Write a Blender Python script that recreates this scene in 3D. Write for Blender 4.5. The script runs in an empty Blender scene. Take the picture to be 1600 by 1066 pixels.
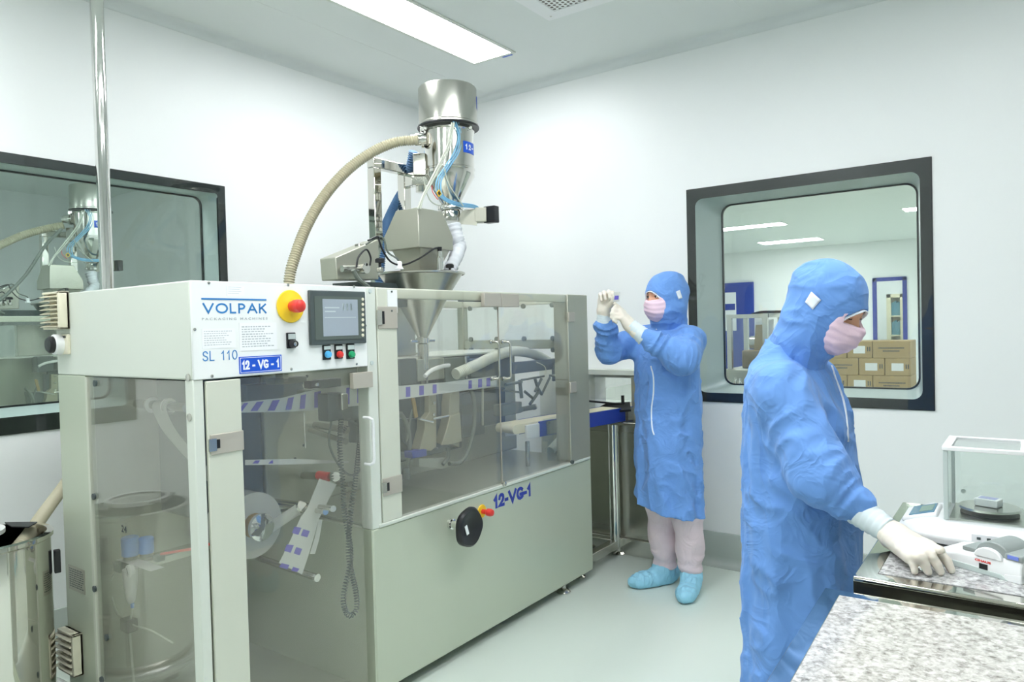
import bpy, math, random
import numpy as np
from mathutils import Vector, Matrix, noise
from mathutils.bvhtree import BVHTree

random.seed(7); RNG = np.random.default_rng(7)
SC = bpy.context.scene
COL = SC.collection
PI = math.pi

# ------------------------------------------------------------------ camera
# room axes: the left wall runs along Y (plane X=-3.56), the wall with the big window along X (plane Y=4.03)
FPX = 1133.73; YAW = 0.62524293; PIT = 0.02107067; ROL = -0.02579779; EYE = 1.4
_fw = np.array([-math.sin(YAW)*math.cos(PIT), math.cos(YAW)*math.cos(PIT), -math.sin(PIT)])
_r0 = np.array([math.cos(YAW), math.sin(YAW), 0.0]); _u0 = np.cross(_r0, _fw)
_ri = _r0*math.cos(ROL)+_u0*math.sin(ROL); _up = -_r0*math.sin(ROL)+_u0*math.cos(ROL)
cam_data = bpy.data.cameras.new('camera'); cam = bpy.data.objects.new('camera', cam_data); COL.objects.link(cam)
cam_data.sensor_width = 36; cam_data.lens = 36*FPX/1600; cam_data.clip_start = 0.05; cam_data.clip_end = 100
M4 = Matrix(((_ri[0], _up[0], -_fw[0], 0), (_ri[1], _up[1], -_fw[1], 0), (_ri[2], _up[2], -_fw[2], EYE), (0, 0, 0, 1)))
cam.matrix_world = M4
SC.camera = cam

# survey helpers: where the sight line of a measured picture point meets a real plane of the room
def _ray(x, y): return (x-800)*_ri-(y-533)*_up+FPX*_fw
def onX(x, y, X): d = _ray(x, y); t = X/d[0]; return (X, d[1]*t, EYE+d[2]*t)
def onY(x, y, Y): d = _ray(x, y); t = Y/d[1]; return (d[0]*t, Y, EYE+d[2]*t)
def onZ(x, y, Z): d = _ray(x, y); t = (Z-EYE)/d[2]; return (d[0]*t, d[1]*t, Z)

# ------------------------------------------------------------------ world, exposure
w = bpy.data.worlds.new('world'); SC.world = w; w.use_nodes = True
w.node_tree.nodes['Background'].inputs[0].default_value = (0.8, 0.85, 0.85, 1)
w.node_tree.nodes['Background'].inputs[1].default_value = 0.3
SC.view_settings.view_transform = 'Standard'; SC.view_settings.look = 'None'
SC.view_settings.exposure = 0.0; SC.view_settings.gamma = 1.0; SC.view_settings.use_curve_mapping = False
try:
    SC.cycles.max_bounces = 9; SC.cycles.diffuse_bounces = 5; SC.cycles.glossy_bounces = 5
    SC.cycles.transmission_bounces = 6; SC.cycles.transparent_max_bounces = 24
    SC.cycles.use_denoising = True; SC.cycles.caustics_reflective = False; SC.cycles.sample_clamp_indirect = 6
except Exception: pass
LAMP_POWER = 22.5          # emission of the room's ceiling lights
FAR_POWER = 26.0            # emission of the lights in the two neighbouring rooms

# ------------------------------------------------------------------ materials
def lin(c):
    out = []
    for v in c[:3]:
        v = v/255.0
        out.append(v/12.92 if v <= 0.04045 else ((v+0.055)/1.055)**2.4)
    return tuple(out)+(1.0,)
MATS = {}
def mat(name, col, rough=0.5, metal=0.0, vary=0.04, scale=8.0, bump=0.0, bscale=60.0, stretch=None, spec=0.5, sss=0.0, coat=0.0, emit=None, alpha=None, sheen=0.0):
    if name in MATS: return MATS[name]
    m = bpy.data.materials.new(name); m.use_nodes = True; nt = m.node_tree; N = nt.nodes; Lk = nt.links
    b = N['Principled BSDF']; c = lin(col)
    b.inputs['Roughness'].default_value = rough; b.inputs['Metallic'].default_value = metal
    b.inputs['Specular IOR Level'].default_value = spec
    if sss: b.inputs['Subsurface Weight'].default_value = sss; b.inputs['Subsurface Radius'].default_value = (.02, .008, .005)
    if coat: b.inputs['Coat Weight'].default_value = coat; b.inputs['Coat Roughness'].default_value = 0.12
    if sheen: b.inputs['Sheen Weight'].default_value = sheen
    if emit: b.inputs['Emission Color'].default_value = c; b.inputs['Emission Strength'].default_value = emit
    tc = N.new('ShaderNodeTexCoord'); mp = N.new('ShaderNodeMapping'); Lk.new(tc.outputs['Object'], mp.inputs[0])
    if stretch: mp.inputs['Scale'].default_value = stretch
    nz = N.new('ShaderNodeTexNoise'); nz.inputs['Scale'].default_value = scale; nz.inputs['Detail'].default_value = 4
    Lk.new(mp.outputs[0], nz.inputs[0])
    mx = N.new('ShaderNodeMix'); mx.data_type = 'RGBA'
    mx.inputs[6].default_value = tuple(max(0, v*(1-vary)) for v in c[:3])+(1,); mx.inputs[7].default_value = tuple(min(1, v*(1+vary)) for v in c[:3])+(1,)
    Lk.new(nz.outputs[0], mx.inputs[0]); Lk.new(mx.outputs[2], b.inputs['Base Color'])
    if bump:
        n2 = N.new('ShaderNodeTexNoise'); n2.inputs['Scale'].default_value = bscale; n2.inputs['Detail'].default_value = 3
        Lk.new(mp.outputs[0], n2.inputs[0])
        bp = N.new('ShaderNodeBump'); bp.inputs['Strength'].default_value = bump; bp.inputs['Distance'].default_value = 0.004
        Lk.new(n2.outputs[0], bp.inputs['Height']); Lk.new(bp.outputs[0], b.inputs['Normal'])
    MATS[name] = m; return m

def glassy(name, tint=(0.93, 0.96, 0.95), refl=0.05, rough=0.0, milk=0.0, milk_col=(0.8, 0.8, 0.75)):
    """clear sheet: lets light straight through, reflects by the viewing angle, with an optional faint haze painted in for reflected pale walls and scratches"""
    m = bpy.data.materials.new(name); m.use_nodes = True; nt = m.node_tree; N = nt.nodes; Lk = nt.links; N.clear()
    out = N.new('ShaderNodeOutputMaterial'); tr = N.new('ShaderNodeBsdfTransparent'); tr.inputs[0].default_value = tint+(1,)
    gl = N.new('ShaderNodeBsdfGlossy'); gl.inputs['Roughness'].default_value = rough; gl.inputs[0].default_value = (1, 1, 1, 1)
    lw = N.new('ShaderNodeLayerWeight'); lw.inputs[0].default_value = 0.5
    pw = N.new('ShaderNodeMath'); pw.operation = 'POWER'; pw.inputs[1].default_value = 4.0; Lk.new(lw.outputs['Facing'], pw.inputs[0])
    ml = N.new('ShaderNodeMath'); ml.operation = 'MULTIPLY_ADD'; ml.inputs[1].default_value = 0.9*(1-refl); ml.inputs[2].default_value = refl
    Lk.new(pw.outputs[0], ml.inputs[0])
    ms = N.new('ShaderNodeMixShader'); Lk.new(ml.outputs[0], ms.inputs[0]); Lk.new(gl.outputs[0], ms.inputs[2])
    if milk:
        df = N.new('ShaderNodeBsdfDiffuse'); df.inputs[0].default_value = milk_col+(1,)
        nz = N.new('ShaderNodeTexNoise'); nz.inputs['Scale'].default_value = 5; tc = N.new('ShaderNodeTexCoord'); Lk.new(tc.outputs['Object'], nz.inputs[0])
        mm = N.new('ShaderNodeMath'); mm.operation = 'MULTIPLY_ADD'; mm.inputs[1].default_value = milk; mm.inputs[2].default_value = milk*0.5; Lk.new(nz.outputs[0], mm.inputs[0])
        m2 = N.new('ShaderNodeMixShader'); Lk.new(mm.outputs[0], m2.inputs[0]); Lk.new(tr.outputs[0], m2.inputs[1]); Lk.new(df.outputs[0], m2.inputs[2])
        Lk.new(m2.outputs[0], ms.inputs[1])
    else: Lk.new(tr.outputs[0], ms.inputs[1])
    Lk.new(ms.outputs[0], out.inputs[0]); MATS[name] = m; return m

def granite(name, light, mid, dark, scale):
    m = bpy.data.materials.new(name); m.use_nodes = True; nt = m.node_tree; N = nt.nodes; Lk = nt.links; b = N['Principled BSDF']
    b.inputs['Roughness'].default_value = 0.12
    tc = N.new('ShaderNodeTexCoord')
    n1 = N.new('ShaderNodeTexNoise'); n1.inputs['Scale'].default_value = scale; n1.inputs['Detail'].default_value = 3; n1.inputs['Roughness'].default_value = .65
    Lk.new(tc.outputs['Object'], n1.inputs[0])
    v = N.new('ShaderNodeTexVoronoi'); v.inputs['Scale'].default_value = scale*1.6; Lk.new(tc.outputs['Object'], v.inputs[0])
    r = N.new('ShaderNodeValToRGB'); Lk.new(n1.outputs[0], r.inputs[0]); e = r.color_ramp.elements
    e[0].position = .3; e[0].color = lin(dark); e[1].position = .62; e[1].color = lin(light)
    k = e.new(.46); k.color = lin(mid)
    mx = N.new('ShaderNodeMix'); mx.data_type = 'RGBA'; mx.blend_type = 'SOFT_LIGHT'; mx.inputs[0].default_value = .55
    Lk.new(r.outputs[0], mx.inputs[6]); gy_ = N.new('ShaderNodeRGBToBW'); Lk.new(v.outputs['Color'], gy_.inputs[0]); Lk.new(gy_.outputs[0], mx.inputs[7])
    hs = N.new('ShaderNodeHueSaturation'); hs.inputs['Saturation'].default_value = .0 if name.startswith('pale') else .55; Lk.new(mx.outputs[2], hs.inputs['Color'])
    Lk.new(hs.outputs[0], b.inputs['Base Color']); MATS[name] = m; return m

WALL = mat('white wall panel', (238, 241, 240), .42, vary=.01, scale=1.5)
CEIL = mat('ceiling panel', (226, 231, 228), .55, vary=.01, scale=1.5)
FLOOR = mat('pale green epoxy floor', (214, 224, 214), .2, vary=.02, scale=1.2)
SKIRT = mat('grey green epoxy skirting', (172, 181, 174), .28, vary=.02, scale=2)
COVE = mat('coving', (224, 229, 228), .3, vary=.01)
SEAM = mat('panel seam', (232, 236, 233), .5)
BLACK = mat('black window border', (28, 31, 33), .3, vary=.1)
REVEAL = mat('grey window reveal', (196, 208, 205), .3, vary=.02)
BODY = mat('satin machine sheet', (196, 203, 184), .38, .25, vary=.02, scale=3, bump=.03, bscale=90, stretch=(1, 1, .05))
PAINT = mat('light grey machine enamel', (214, 219, 209), .35, vary=.01, scale=3)
PANELW = mat('white control panel', (236, 239, 237), .3, vary=.01)
STILE = mat('cream door stile', (206, 209, 194), .35, vary=.015)
STEEL = mat('polished stainless steel', (214, 213, 207), .12, 1, vary=.04, scale=4, bump=.02, bscale=40)
BRUSH = mat('brushed stainless steel', (202, 201, 193), .27, 1, vary=.05, scale=4, bump=.04, bscale=120, stretch=(1, 1, .08))
MATTST = mat('bead blasted steel', (186, 186, 172), .42, .75, vary=.03, scale=6)
MIRROR = mat('mirror polished steel', (218, 216, 208), .05, 1, vary=.02)
CHROME = mat('chrome', (225, 225, 222), .08, 1, vary=.01)
LATCH = mat('warm stainless hinge plate', (190, 184, 172), .45, .35, vary=.02)
CREAM = mat('cream plastic', (228, 223, 200), .4, vary=.02)
BLK = mat('black plastic', (26, 28, 31), .35, vary=.1)
DGREY = mat('dark grey plastic', (74, 84, 84), .4, vary=.05)
SLATE = mat('slate grey plate', (86, 98, 106), .35, .2, vary=.08, scale=5)
INNER = mat('inner mounting plate', (172, 176, 160), .3, .4, vary=.03, scale=3)
RUBBER = mat('grey rubber', (110, 118, 110), .5)
RED = mat('red plastic', (226, 58, 52), .35)
YEL = mat('yellow plastic', (246, 206, 40), .4)
BLUEP = mat('blue plastic', (28, 120, 220), .35)
SKYB = mat('light blue button', (90, 185, 240), .3)
GREENB = mat('green button', (40, 165, 110), .3)
SIGNB = mat('blue enamel sign', (22, 84, 205), .35)
RAILB = mat('blue conveyor rail', (22, 60, 170), .3, vary=.05)
WHITE = mat('white plastic', (238, 240, 240), .35, vary=.01)
PAPER = mat('white paper label', (240, 242, 244), .6, vary=.01)
INK = mat('blue ink', (44, 125, 190), .5)
INKG = mat('grey ink', (176, 184, 188), .5)
INKD = mat('dark ink', (60, 66, 74), .5)
INKN = mat('navy lettering', (44, 62, 158), .45)
SCREEN = mat('display screen', (156, 166, 176), .15, vary=.03, scale=10)
HOSE = mat('beige corrugated hose', (196, 190, 165), .5, vary=.03)
HOSEB = mat('blue corrugated hose', (96, 136, 178), .45, vary=.03)
TUBEB = mat('blue air tube', (132, 188, 222), .35)
TUBEC = mat('clear grey tube', (205, 210, 196), .3)
FILM = mat('white sachet film', (214, 217, 214), .22, .15, vary=.04, scale=25)
VIOLET = mat('violet print', (104, 92, 190), .35)
SOCK = mat('white cloth sleeve', (224, 228, 232), .75, vary=.03, bump=.2, bscale=30)
BELT = mat('cream conveyor belt', (232, 226, 196), .5)
GOLD = mat('worn golden metal', (176, 148, 90), .4, .7)
CARTON = mat('brown cardboard', (176, 150, 104), .7, vary=.06, scale=6)
TAPE = mat('tape', (186, 156, 98), .3)
NAVYD = mat('dark blue door paint', (34, 54, 150), .4)
SHELFC = mat('cream shelf', (222, 214, 180), .5)
TEALB = mat('teal binder', (70, 140, 160), .5, vary=.15, scale=30)
GRAN = granite('grey beige granite', (212, 208, 196), (188, 182, 169), (142, 135, 122), 78)
GRANF = granite('pale grey granite', (196, 200, 198), (166, 171, 168), (118, 122, 120), 80)
GLASS = glassy('clear glass', (.95, .975, .965), .05)
GLASSW = glassy('grey green window glass', (.955, .97, .965), .03)
GLASSL = glassy('tinted window glass', (.925, .96, .952), .03)
POLY = glassy('clear polycarbonate', (.975, .975, .955), .035, .01, milk=.05, milk_col=(.80, .80, .74))  # milk paints in the pale haze of reflected white walls
POLYS = glassy('hazy scratched side sheet', (.97, .97, .95), .04, .02, milk=.13, milk_col=(.80, .80, .70))  # stronger painted haze lifts the dim tower interior
ACRYL = glassy('clear acrylic', (.96, .965, .96), .05, .02, milk=.06)
LENS = mat('lamp diffuser', (250, 252, 255), .5, emit=LAMP_POWER)
LENSF = mat('far lamp diffuser', (250, 252, 255), .5, emit=FAR_POWER)
BLUEG = mat('blue gown cloth', (108, 154, 220), .8, vary=.05, scale=14, spec=.25, sheen=.1)
def cloth_creases(m, sets):
    """soft creases of worn cloth as bump: distorted ridged noise at several sizes"""
    nt = m.node_tree; N = nt.nodes; Lk = nt.links; tc = N.new('ShaderNodeTexCoord'); prev = None
    for sc, dist, st, amp, sq in sets:
        mp = N.new('ShaderNodeMapping'); mp.inputs['Scale'].default_value = sq; mp.inputs['Rotation'].default_value = (.5, .4, .3); Lk.new(tc.outputs['Object'], mp.inputs[0])
        nz = N.new('ShaderNodeTexNoise'); nz.inputs['Scale'].default_value = sc; nz.inputs['Distortion'].default_value = dist; nz.inputs['Detail'].default_value = 2; Lk.new(mp.outputs[0], nz.inputs[0])
        a = N.new('ShaderNodeMath'); a.operation = 'SUBTRACT'; a.inputs[1].default_value = .5; Lk.new(nz.outputs[0], a.inputs[0])
        b_ = N.new('ShaderNodeMath'); b_.operation = 'ABSOLUTE'; Lk.new(a.outputs[0], b_.inputs[0])
        bp = N.new('ShaderNodeBump'); bp.inputs['Strength'].default_value = st; bp.inputs['Distance'].default_value = amp; bp.invert = True; Lk.new(b_.outputs[0], bp.inputs['Height'])
        if prev: Lk.new(prev.outputs[0], bp.inputs['Normal'])
        prev = bp
    Lk.new(prev.outputs[0], N['Principled BSDF'].inputs['Normal'])
cloth_creases(BLUEG, ((4, 1.2, .75, .07, (1, 1, .6)), (9, 1.6, .45, .025, (1, 1, 1.2))))
PINKM = mat('pale pink mask cloth', (236, 208, 222), .85, vary=.04, scale=20, bump=.15, bscale=250, spec=.2)
PINKT = mat('pale pink trouser cloth', (226, 208, 216), .85, vary=.05, scale=16, spec=.2)
cloth_creases(PINKT, ((9, 1.4, .5, .03, (1, 1, 1)),))
GLOVE = mat('off white latex glove', (226, 219, 206), .5, vary=.03, scale=40, sss=.1)
CUFF = mat('thin white glove cuff', (212, 224, 228), .5, vary=.03, scale=30)
SHOEC = mat('sky blue shoe cover', (150, 208, 234), .6, vary=.08, scale=18)
cloth_creases(SHOEC, ((16, 1.2, .6, .03, (1, 1, .6)),))
SKIN = mat('skin', (214, 164, 134), .5, vary=.04, scale=20, sss=.12)
BROW = mat('dark brow hair', (48, 36, 32), .7)
EYEW = mat('eye white', (232, 228, 222), .25)
IRIS = mat('dark brown iris', (40, 26, 20), .2)
ZIP = mat('white zip tape', (232, 238, 246), .6)

# ------------------------------------------------------------------ mesh helpers
ORG = {}
def nrm(v): v = np.asarray(v, float); return v/max(1e-12, np.linalg.norm(v))
def frames(path):
    P = [np.asarray(p, float) for p in path]; n = len(P); T = []
    for i in range(n): T.append(nrm(P[min(i+1, n-1)]-P[max(i-1, 0)]))
    a = np.array([0, 0, 1.]) if abs(T[0][2]) < .9 else np.array([1., 0, 0])
    u = nrm(np.cross(a, T[0])); out = []
    for i in range(n):
        u = nrm(u-T[i]*(u@T[i])); out.append((P[i], u, np.cross(T[i], u)))
    return out
def catmull(pts, sub=8):
    P = [np.asarray(p, float) for p in pts]
    if len(P) < 3: return [P[0]+(P[-1]-P[0])*t for t in np.linspace(0, 1, sub+1)]
    Q = [2*P[0]-P[1]]+P+[2*P[-1]-P[-2]]; out = []
    for i in range(1, len(Q)-2):
        for k in range(sub):
            t = k/sub; a, b, c, d = Q[i-1], Q[i], Q[i+1], Q[i+2]
            out.append(.5*((2*b)+(-a+c)*t+(2*a-5*b+4*c-d)*t*t+(-a+3*b-3*c+d)*t**3))
    out.append(P[-1]); return out
class MB:
    def __init__(s): s.v = []; s.f = []
    def add(s, vs, fs):
        o = len(s.v); s.v += [tuple(map(float, p)) for p in vs]; s.f += [tuple(i+o for i in f) for f in fs]; return s
    def box(s, x0, x1, y0, y1, z0, z1):
        x0, x1 = sorted((x0, x1)); y0, y1 = sorted((y0, y1)); z0, z1 = sorted((z0, z1))
        return s.add([(x0, y0, z0), (x1, y0, z0), (x1, y1, z0), (x0, y1, z0), (x0, y0, z1), (x1, y0, z1), (x1, y1, z1), (x0, y1, z1)],
                     [(0, 3, 2, 1), (4, 5, 6, 7), (0, 1, 5, 4), (1, 2, 6, 5), (2, 3, 7, 6), (3, 0, 4, 7)])
    def obox(s, c, ax, ay, az, hx, hy, hz):
        c, ax, ay, az = map(np.asarray, (c, ax, ay, az)); vs = []
        for k in (-1, 1):
            for (i, j) in ((-1, -1), (1, -1), (1, 1), (-1, 1)): vs.append(c+ax*hx*i+ay*hy*j+az*hz*k)
        return s.add(vs, [(0, 3, 2, 1), (4, 5, 6, 7), (0, 1, 5, 4), (1, 2, 6, 5), (2, 3, 7, 6), (3, 0, 4, 7)])
    def loft(s, rings, cap=True, loop=False):
        n = len(rings[0]); vs = [p for r in rings for p in r]; fs = []; m = len(rings)
        for i in range(m if loop else m-1):
            a = i*n; b = ((i+1) % m)*n
            for j in range(n): fs.append((a+j, a+(j+1) % n, b+(j+1) % n, b+j))
        if cap and not loop: fs.append(tuple(reversed(range(n)))); fs.append(tuple((m-1)*n+j for j in range(n)))
        return s.add(vs, fs)
    def tube(s, path, r, n=10, cap=True, sq=1.0):
        fr = frames(path); rr = r if hasattr(r, '__len__') else [r]*len(fr)
        return s.loft([[p+(u*math.cos(2*PI*k/n)+v*sq*math.sin(2*PI*k/n))*q for k in range(n)] for (p, u, v), q in zip(fr, rr)], cap)
    def cyl(s, p0, p1, r0, r1=None, n=24, cap=True):
        return s.tube([p0, p1], [r0, r0 if r1 is None else r1], n, cap)
    def lathe(s, prof, c, axis=(0, 0, 1), n=36, cap=True):
        ax = nrm(axis); a = np.array([1., 0, 0]) if abs(ax[0]) < .9 else np.array([0, 1., 0]); u = nrm(np.cross(ax, a)); v = np.cross(ax, u); c = np.asarray(c, float)
        return s.loft([[c+ax*h+(u*math.cos(2*PI*k/n)+v*math.sin(2*PI*k/n))*max(r, 1e-4) for k in range(n)] for r, h in prof], cap)
    def ring(s, outer, inner, off):
        """flat plate between two matching loops, given thickness vector off"""
        off = np.asarray(off, float); o = [np.asarray(p, float) for p in outer]; i = [np.asarray(p, float) for p in inner]
        return s.loft([o, i, [p+off for p in i], [p+off for p in o]], cap=False, loop=True)
    def prism(s, poly, off):
        off = np.asarray(off, float); p = [np.asarray(q, float) for q in poly]
        return s.loft([p, [q+off for q in p]])
    def band(s, a, b, off):
        """ribbon between two polylines with thickness off"""
        off = np.asarray(off, float); a = [np.asarray(p, float) for p in a]; b = [np.asarray(p, float) for p in b]
        return s.loft([[x, y, y+off, x+off] for x, y in zip(a, b)])
    def corr(s, path, r, pitch=.012, amp=.12, n=14):
        P = [np.asarray(p, float) for p in path]; L = [0.]
        for a, b in zip(P, P[1:]): L.append(L[-1]+np.linalg.norm(b-a))
        m = int(L[-1]/pitch*2); ts = np.linspace(0, L[-1], m+1)
        A = np.array(P); q = [[np.interp(t, L, A[:, k]) for k in range(3)] for t in ts]
        return s.tube(q, [r*(1+amp*(1 if i % 2 else -1)*.5) for i in range(m+1)], n)
    def build(s, name, m, parent=None, bevel=0, smooth=True, angle=35, org=None, seg=2):
        o = meshobj(name, s.v, s.f, m, parent, smooth, angle, org)
        if bevel:
            md = o.modifiers.new('bevel', 'BEVEL'); md.width = bevel; md.segments = seg; md.limit_method = 'ANGLE'; md.angle_limit = math.radians(40)
        return o
def meshobj(name, verts, faces, m, parent=None, smooth=True, angle=35, org=None):
    V = np.asarray(verts, float)
    if parent is not None: org = ORG[parent.name]
    elif org is None: org = np.array([(V[:, 0].min()+V[:, 0].max())/2, (V[:, 1].min()+V[:, 1].max())/2, V[:, 2].min()])
    org = np.asarray(org, float)
    me = bpy.data.meshes.new(name); me.from_pydata((V-org).tolist(), [], [tuple(map(int, f)) for f in faces]); me.validate(); me.update()
    if smooth:
        me.polygons.foreach_set('use_smooth', [True]*len(me.polygons))
        if angle < 179: me.set_sharp_from_angle(angle=math.radians(angle))
    o = bpy.data.objects.new(name, me); COL.objects.link(o); me.materials.append(m)
    if parent is None: o.location = org
    else: o.parent = parent
    ORG[o.name] = org
    return o
def fixn(o):
    import bmesh
    bm = bmesh.new(); bm.from_mesh(o.data); bmesh.ops.recalc_face_normals(bm, faces=bm.faces); bm.to_mesh(o.data); bm.free(); return o
def thing(name, label, cat, loc, group=None, kind=None):
    o = bpy.data.objects.new(name, None); COL.objects.link(o); o.location = loc; o.empty_display_size = .1
    ORG[o.name] = np.asarray(loc, float); tag(o, label, cat, group, kind); return o
def tag(o, label=None, cat=None, group=None, kind=None):
    if label: o['label'] = label
    if cat: o['category'] = cat
    if group: o['group'] = group
    if kind: o['kind'] = kind
    return o
def struct(o): o['kind'] = 'structure'; return o
def copy_tree(o, parent=None):
    c = o.copy(); COL.objects.link(c)
    if parent is not None: c.parent = parent
    for ch in [x for x in bpy.data.objects if x.parent == o]: copy_tree(ch, c)
    return c
def text_mesh(name, s, m, parent, origin, right, up, height, width=None, bold=0.0, depth=.0006, align='LEFT', shear=0, org=None):
    cu = bpy.data.curves.new(name, 'FONT'); cu.body = s; cu.size = 1; cu.extrude = 0; cu.offset = bold; cu.align_x = align; cu.shear = shear; cu.resolution_u = 3
    t = bpy.data.objects.new(name, cu); COL.objects.link(t); dg = bpy.context.evaluated_depsgraph_get()
    me = bpy.data.meshes.new_from_object(t.evaluated_get(dg)); V = np.array([v.co[:] for v in me.vertices]); F = [tuple(p.vertices) for p in me.polygons]
    bpy.data.objects.remove(t); bpy.data.curves.remove(cu); bpy.data.meshes.remove(me)
    x0, x1 = V[:, 0].min(), V[:, 0].max(); y0, y1 = 0.0, V[:, 1].max()
    sy = height/(y1-y0); sx = sy if width is None else width/(x1-x0)
    R_, U_ = nrm(right), nrm(up); Nn = np.cross(R_, U_); origin = np.asarray(origin, float)
    base = origin[None]+((V[:, 0]-x0)*sx)[:, None]*R_+(V[:, 1]*sy)[:, None]*U_
    n = len(V); W = np.vstack([base+Nn*depth, base]); FF = list(F)
    from collections import Counter
    ed = Counter()
    for f in F:
        for a, b in zip(f, f[1:]+f[:1]): ed[(min(a, b), max(a, b))] += 1
    for f in F:
        for a, b in zip(f, f[1:]+f[:1]):
            if ed[(min(a, b), max(a, b))] == 1: FF.append((b, a, a+n, b+n))
    return meshobj(name, W, FF, m, parent, smooth=False, org=org)
def rrect(a0, a1, b0, b1, r, n=6):
    pts = []
    for cx, cy, t0 in ((a1-r, b1-r, 0), (a0+r, b1-r, PI/2), (a0+r, b0+r, PI), (a1-r, b0+r, 1.5*PI)):
        for k in range(n+1): t = t0+PI/2*k/n; pts.append((cx+r*math.cos(t), cy+r*math.sin(t)))
    return pts
XV, YV, ZV = np.eye(3)

GLY = {'V': ([[(0, 1), (.5, 0), (1, 1)]], .95), 'O': ('ring', 1.1), 'L': ([[(0, 1), (0, 0), (.9, 0)]], .55), 'A': ([[(0, 0), (.5, 1), (1, 0)], [(.19, .34), (.81, .34)]], .95),
       'P': ([[(0, 0), (0, 1), (.55, 1), (.85, .9), (.97, .74), (.85, .56), (.55, .46), (0, .46)]], .62), 'K': ([[(0, 0), (0, 1)], [(.95, 1), (.05, .42)], [(.30, .60), (1, 0)]], .68),
       '1': ([[(.15, .72), (.62, .97), (.62, 0)]], .45), '2': ([[(.04, .70), (.12, .90), (.35, 1), (.65, 1), (.9, .88), (.96, .68), (.82, .45), (.04, 0), (1, 0)]], .6),
       '-': ([[(.1, .38), (.9, .38)]], .32), 'G': ([[(.93, .86), (.78, .96), (.52, 1), (.2, .9), (.02, .62), (.02, .38), (.2, .1), (.52, 0), (.84, .06), (1.0, .14), (1.0, .40), (.60, .40)]], .78),
       'S': ([[(.95, .80), (.75, .97), (.45, 1), (.15, .92), (.05, .75), (.18, .58), (.80, .42), (.96, .25), (.85, .07), (.5, 0), (.2, .04), (.02, .2)]], .62),
       '0': ('oval', .60), ' ': ([], .35)}
def strokes(name, s, m, parent, origin, right, up, height, width, wt, gap=.22, depth=.0008):
    """sans-serif lettering drawn as ribbons of even weight; wt is the stroke weight as a share of the height"""
    R_, U_ = nrm(right), nrm(up); Nn = np.cross(R_, U_); origin = np.asarray(origin, float); tot = sum(GLY[c][1] for c in s)+gap*(len(s)-1); sc = (width-wt*height)/(tot*height)
    b = MB(); x = 0.; h = height*(1-wt); hw = wt*height/2
    for c in s:
        g, w_ = GLY[c]; ww = w_*sc*height
        if g == 'ring' or g == 'oval': paths = [[(.5+.5*math.cos(t), .5+.5*math.sin(t)) for t in np.linspace(0, 2*PI, 33)]]
        else: paths = g
        for p in paths:
            P = [np.array((hw+x+q[0]*ww, hw+q[1]*h)) for q in p]; closed = np.linalg.norm(P[0]-P[-1]) < 1e-6; L_, Q_ = [], []
            for i in range(len(P)):
                a = P[i]-P[i-1] if i > 0 else (P[-1]-P[-2] if closed else P[1]-P[0]); e = P[i+1]-P[i] if i < len(P)-1 else (P[1]-P[0] if closed else P[-1]-P[-2])
                a = a/np.linalg.norm(a); e = e/np.linalg.norm(e); na = np.array((-a[1], a[0])); ne = np.array((-e[1], e[0])); mt = na+ne; mt = mt/max(.2, np.linalg.norm(mt)); k = hw/max(.45, mt@na)
                q = P[i]; 
                if not closed and i == 0 and len(P) > 1: q = q-e*hw*.98
                if not closed and i == len(P)-1: q = q+a*hw*.98
                L_.append(q+mt*k); Q_.append(q-mt*k)
            W = lambda q, z: origin+R_*q[0]+U_*q[1]+Nn*z
            b.loft([[W(l, 0), W(r, 0), W(r, depth), W(l, depth)] for l, r in zip(L_, Q_)])
        x += ww+gap*sc*height
    return b.build(name, m, parent, smooth=False)
DAPR = mat('reflection darkened apron', (84, 82, 74), .12, .8)  # dark tone painted in for the dark surroundings that polished steel would mirror

# ------------------------------------------------------------------ the room
XL, YR, ZC = -3.56, 4.03, 3.0      # left wall, window wall, ceiling
XR, YB = 2.6, -2.4                 # the walls behind the camera
LT = 0.18; RT = 0.20               # wall thickness
YL2 = 4.13                         # end of the neighbouring room on the left
WL = (0.55, 2.303, 0.99, 2.195)    # left window, Y0 Y1 Z0 Z1
WR = (-1.634, -0.396, 0.935, 2.16) # right window, X0 X1 Z0 Z1
struct(MB().box(XL-LT, XR+.2, YB-.2, YR+RT, -.12, 0).build('floor', FLOOR))
struct(MB().box(XL-LT, XR+.2, YB-.2, YR+RT, ZC, ZC+.12).build('ceiling', CEIL))
b = MB(); y0, y1, z0, z1 = WL
b.box(XL-LT, XL, YB, y0, 0, ZC).box(XL-LT, XL, y1, YR, 0, ZC).box(XL-LT, XL, y0, y1, 0, z0).box(XL-LT, XL, y0, y1, z1, ZC)
struct(b.build('wall_left', WALL, smooth=False))
b = MB(); x0, x1, z0, z1 = WR; CX0, CX1, CZ0, CZ1 = -2.30, -1.87, .74, 1.06   # the pass-through for the conveyor
b.box(XL-LT, CX0, YR, YR+RT, 0, ZC).box(CX1, x0, YR, YR+RT, 0, ZC).box(CX0, CX1, YR, YR+RT, 0, CZ0).box(CX0, CX1, YR, YR+RT, CZ1, ZC)
b.box(x0, x1, YR, YR+RT, 0, z0).box(x0, x1, YR, YR+RT, z1, ZC).box(x1, XR, YR, YR+RT, 0, ZC)
struct(b.build('wall_right', WALL, smooth=False))
struct(MB().box(XR, XR+.12, YB, YR, 0, ZC).build('wall_side', WALL))
struct(MB().box(XL-LT, XR+.12, YB-.12, YB, 0, ZC).build('wall_back', WALL))

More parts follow.
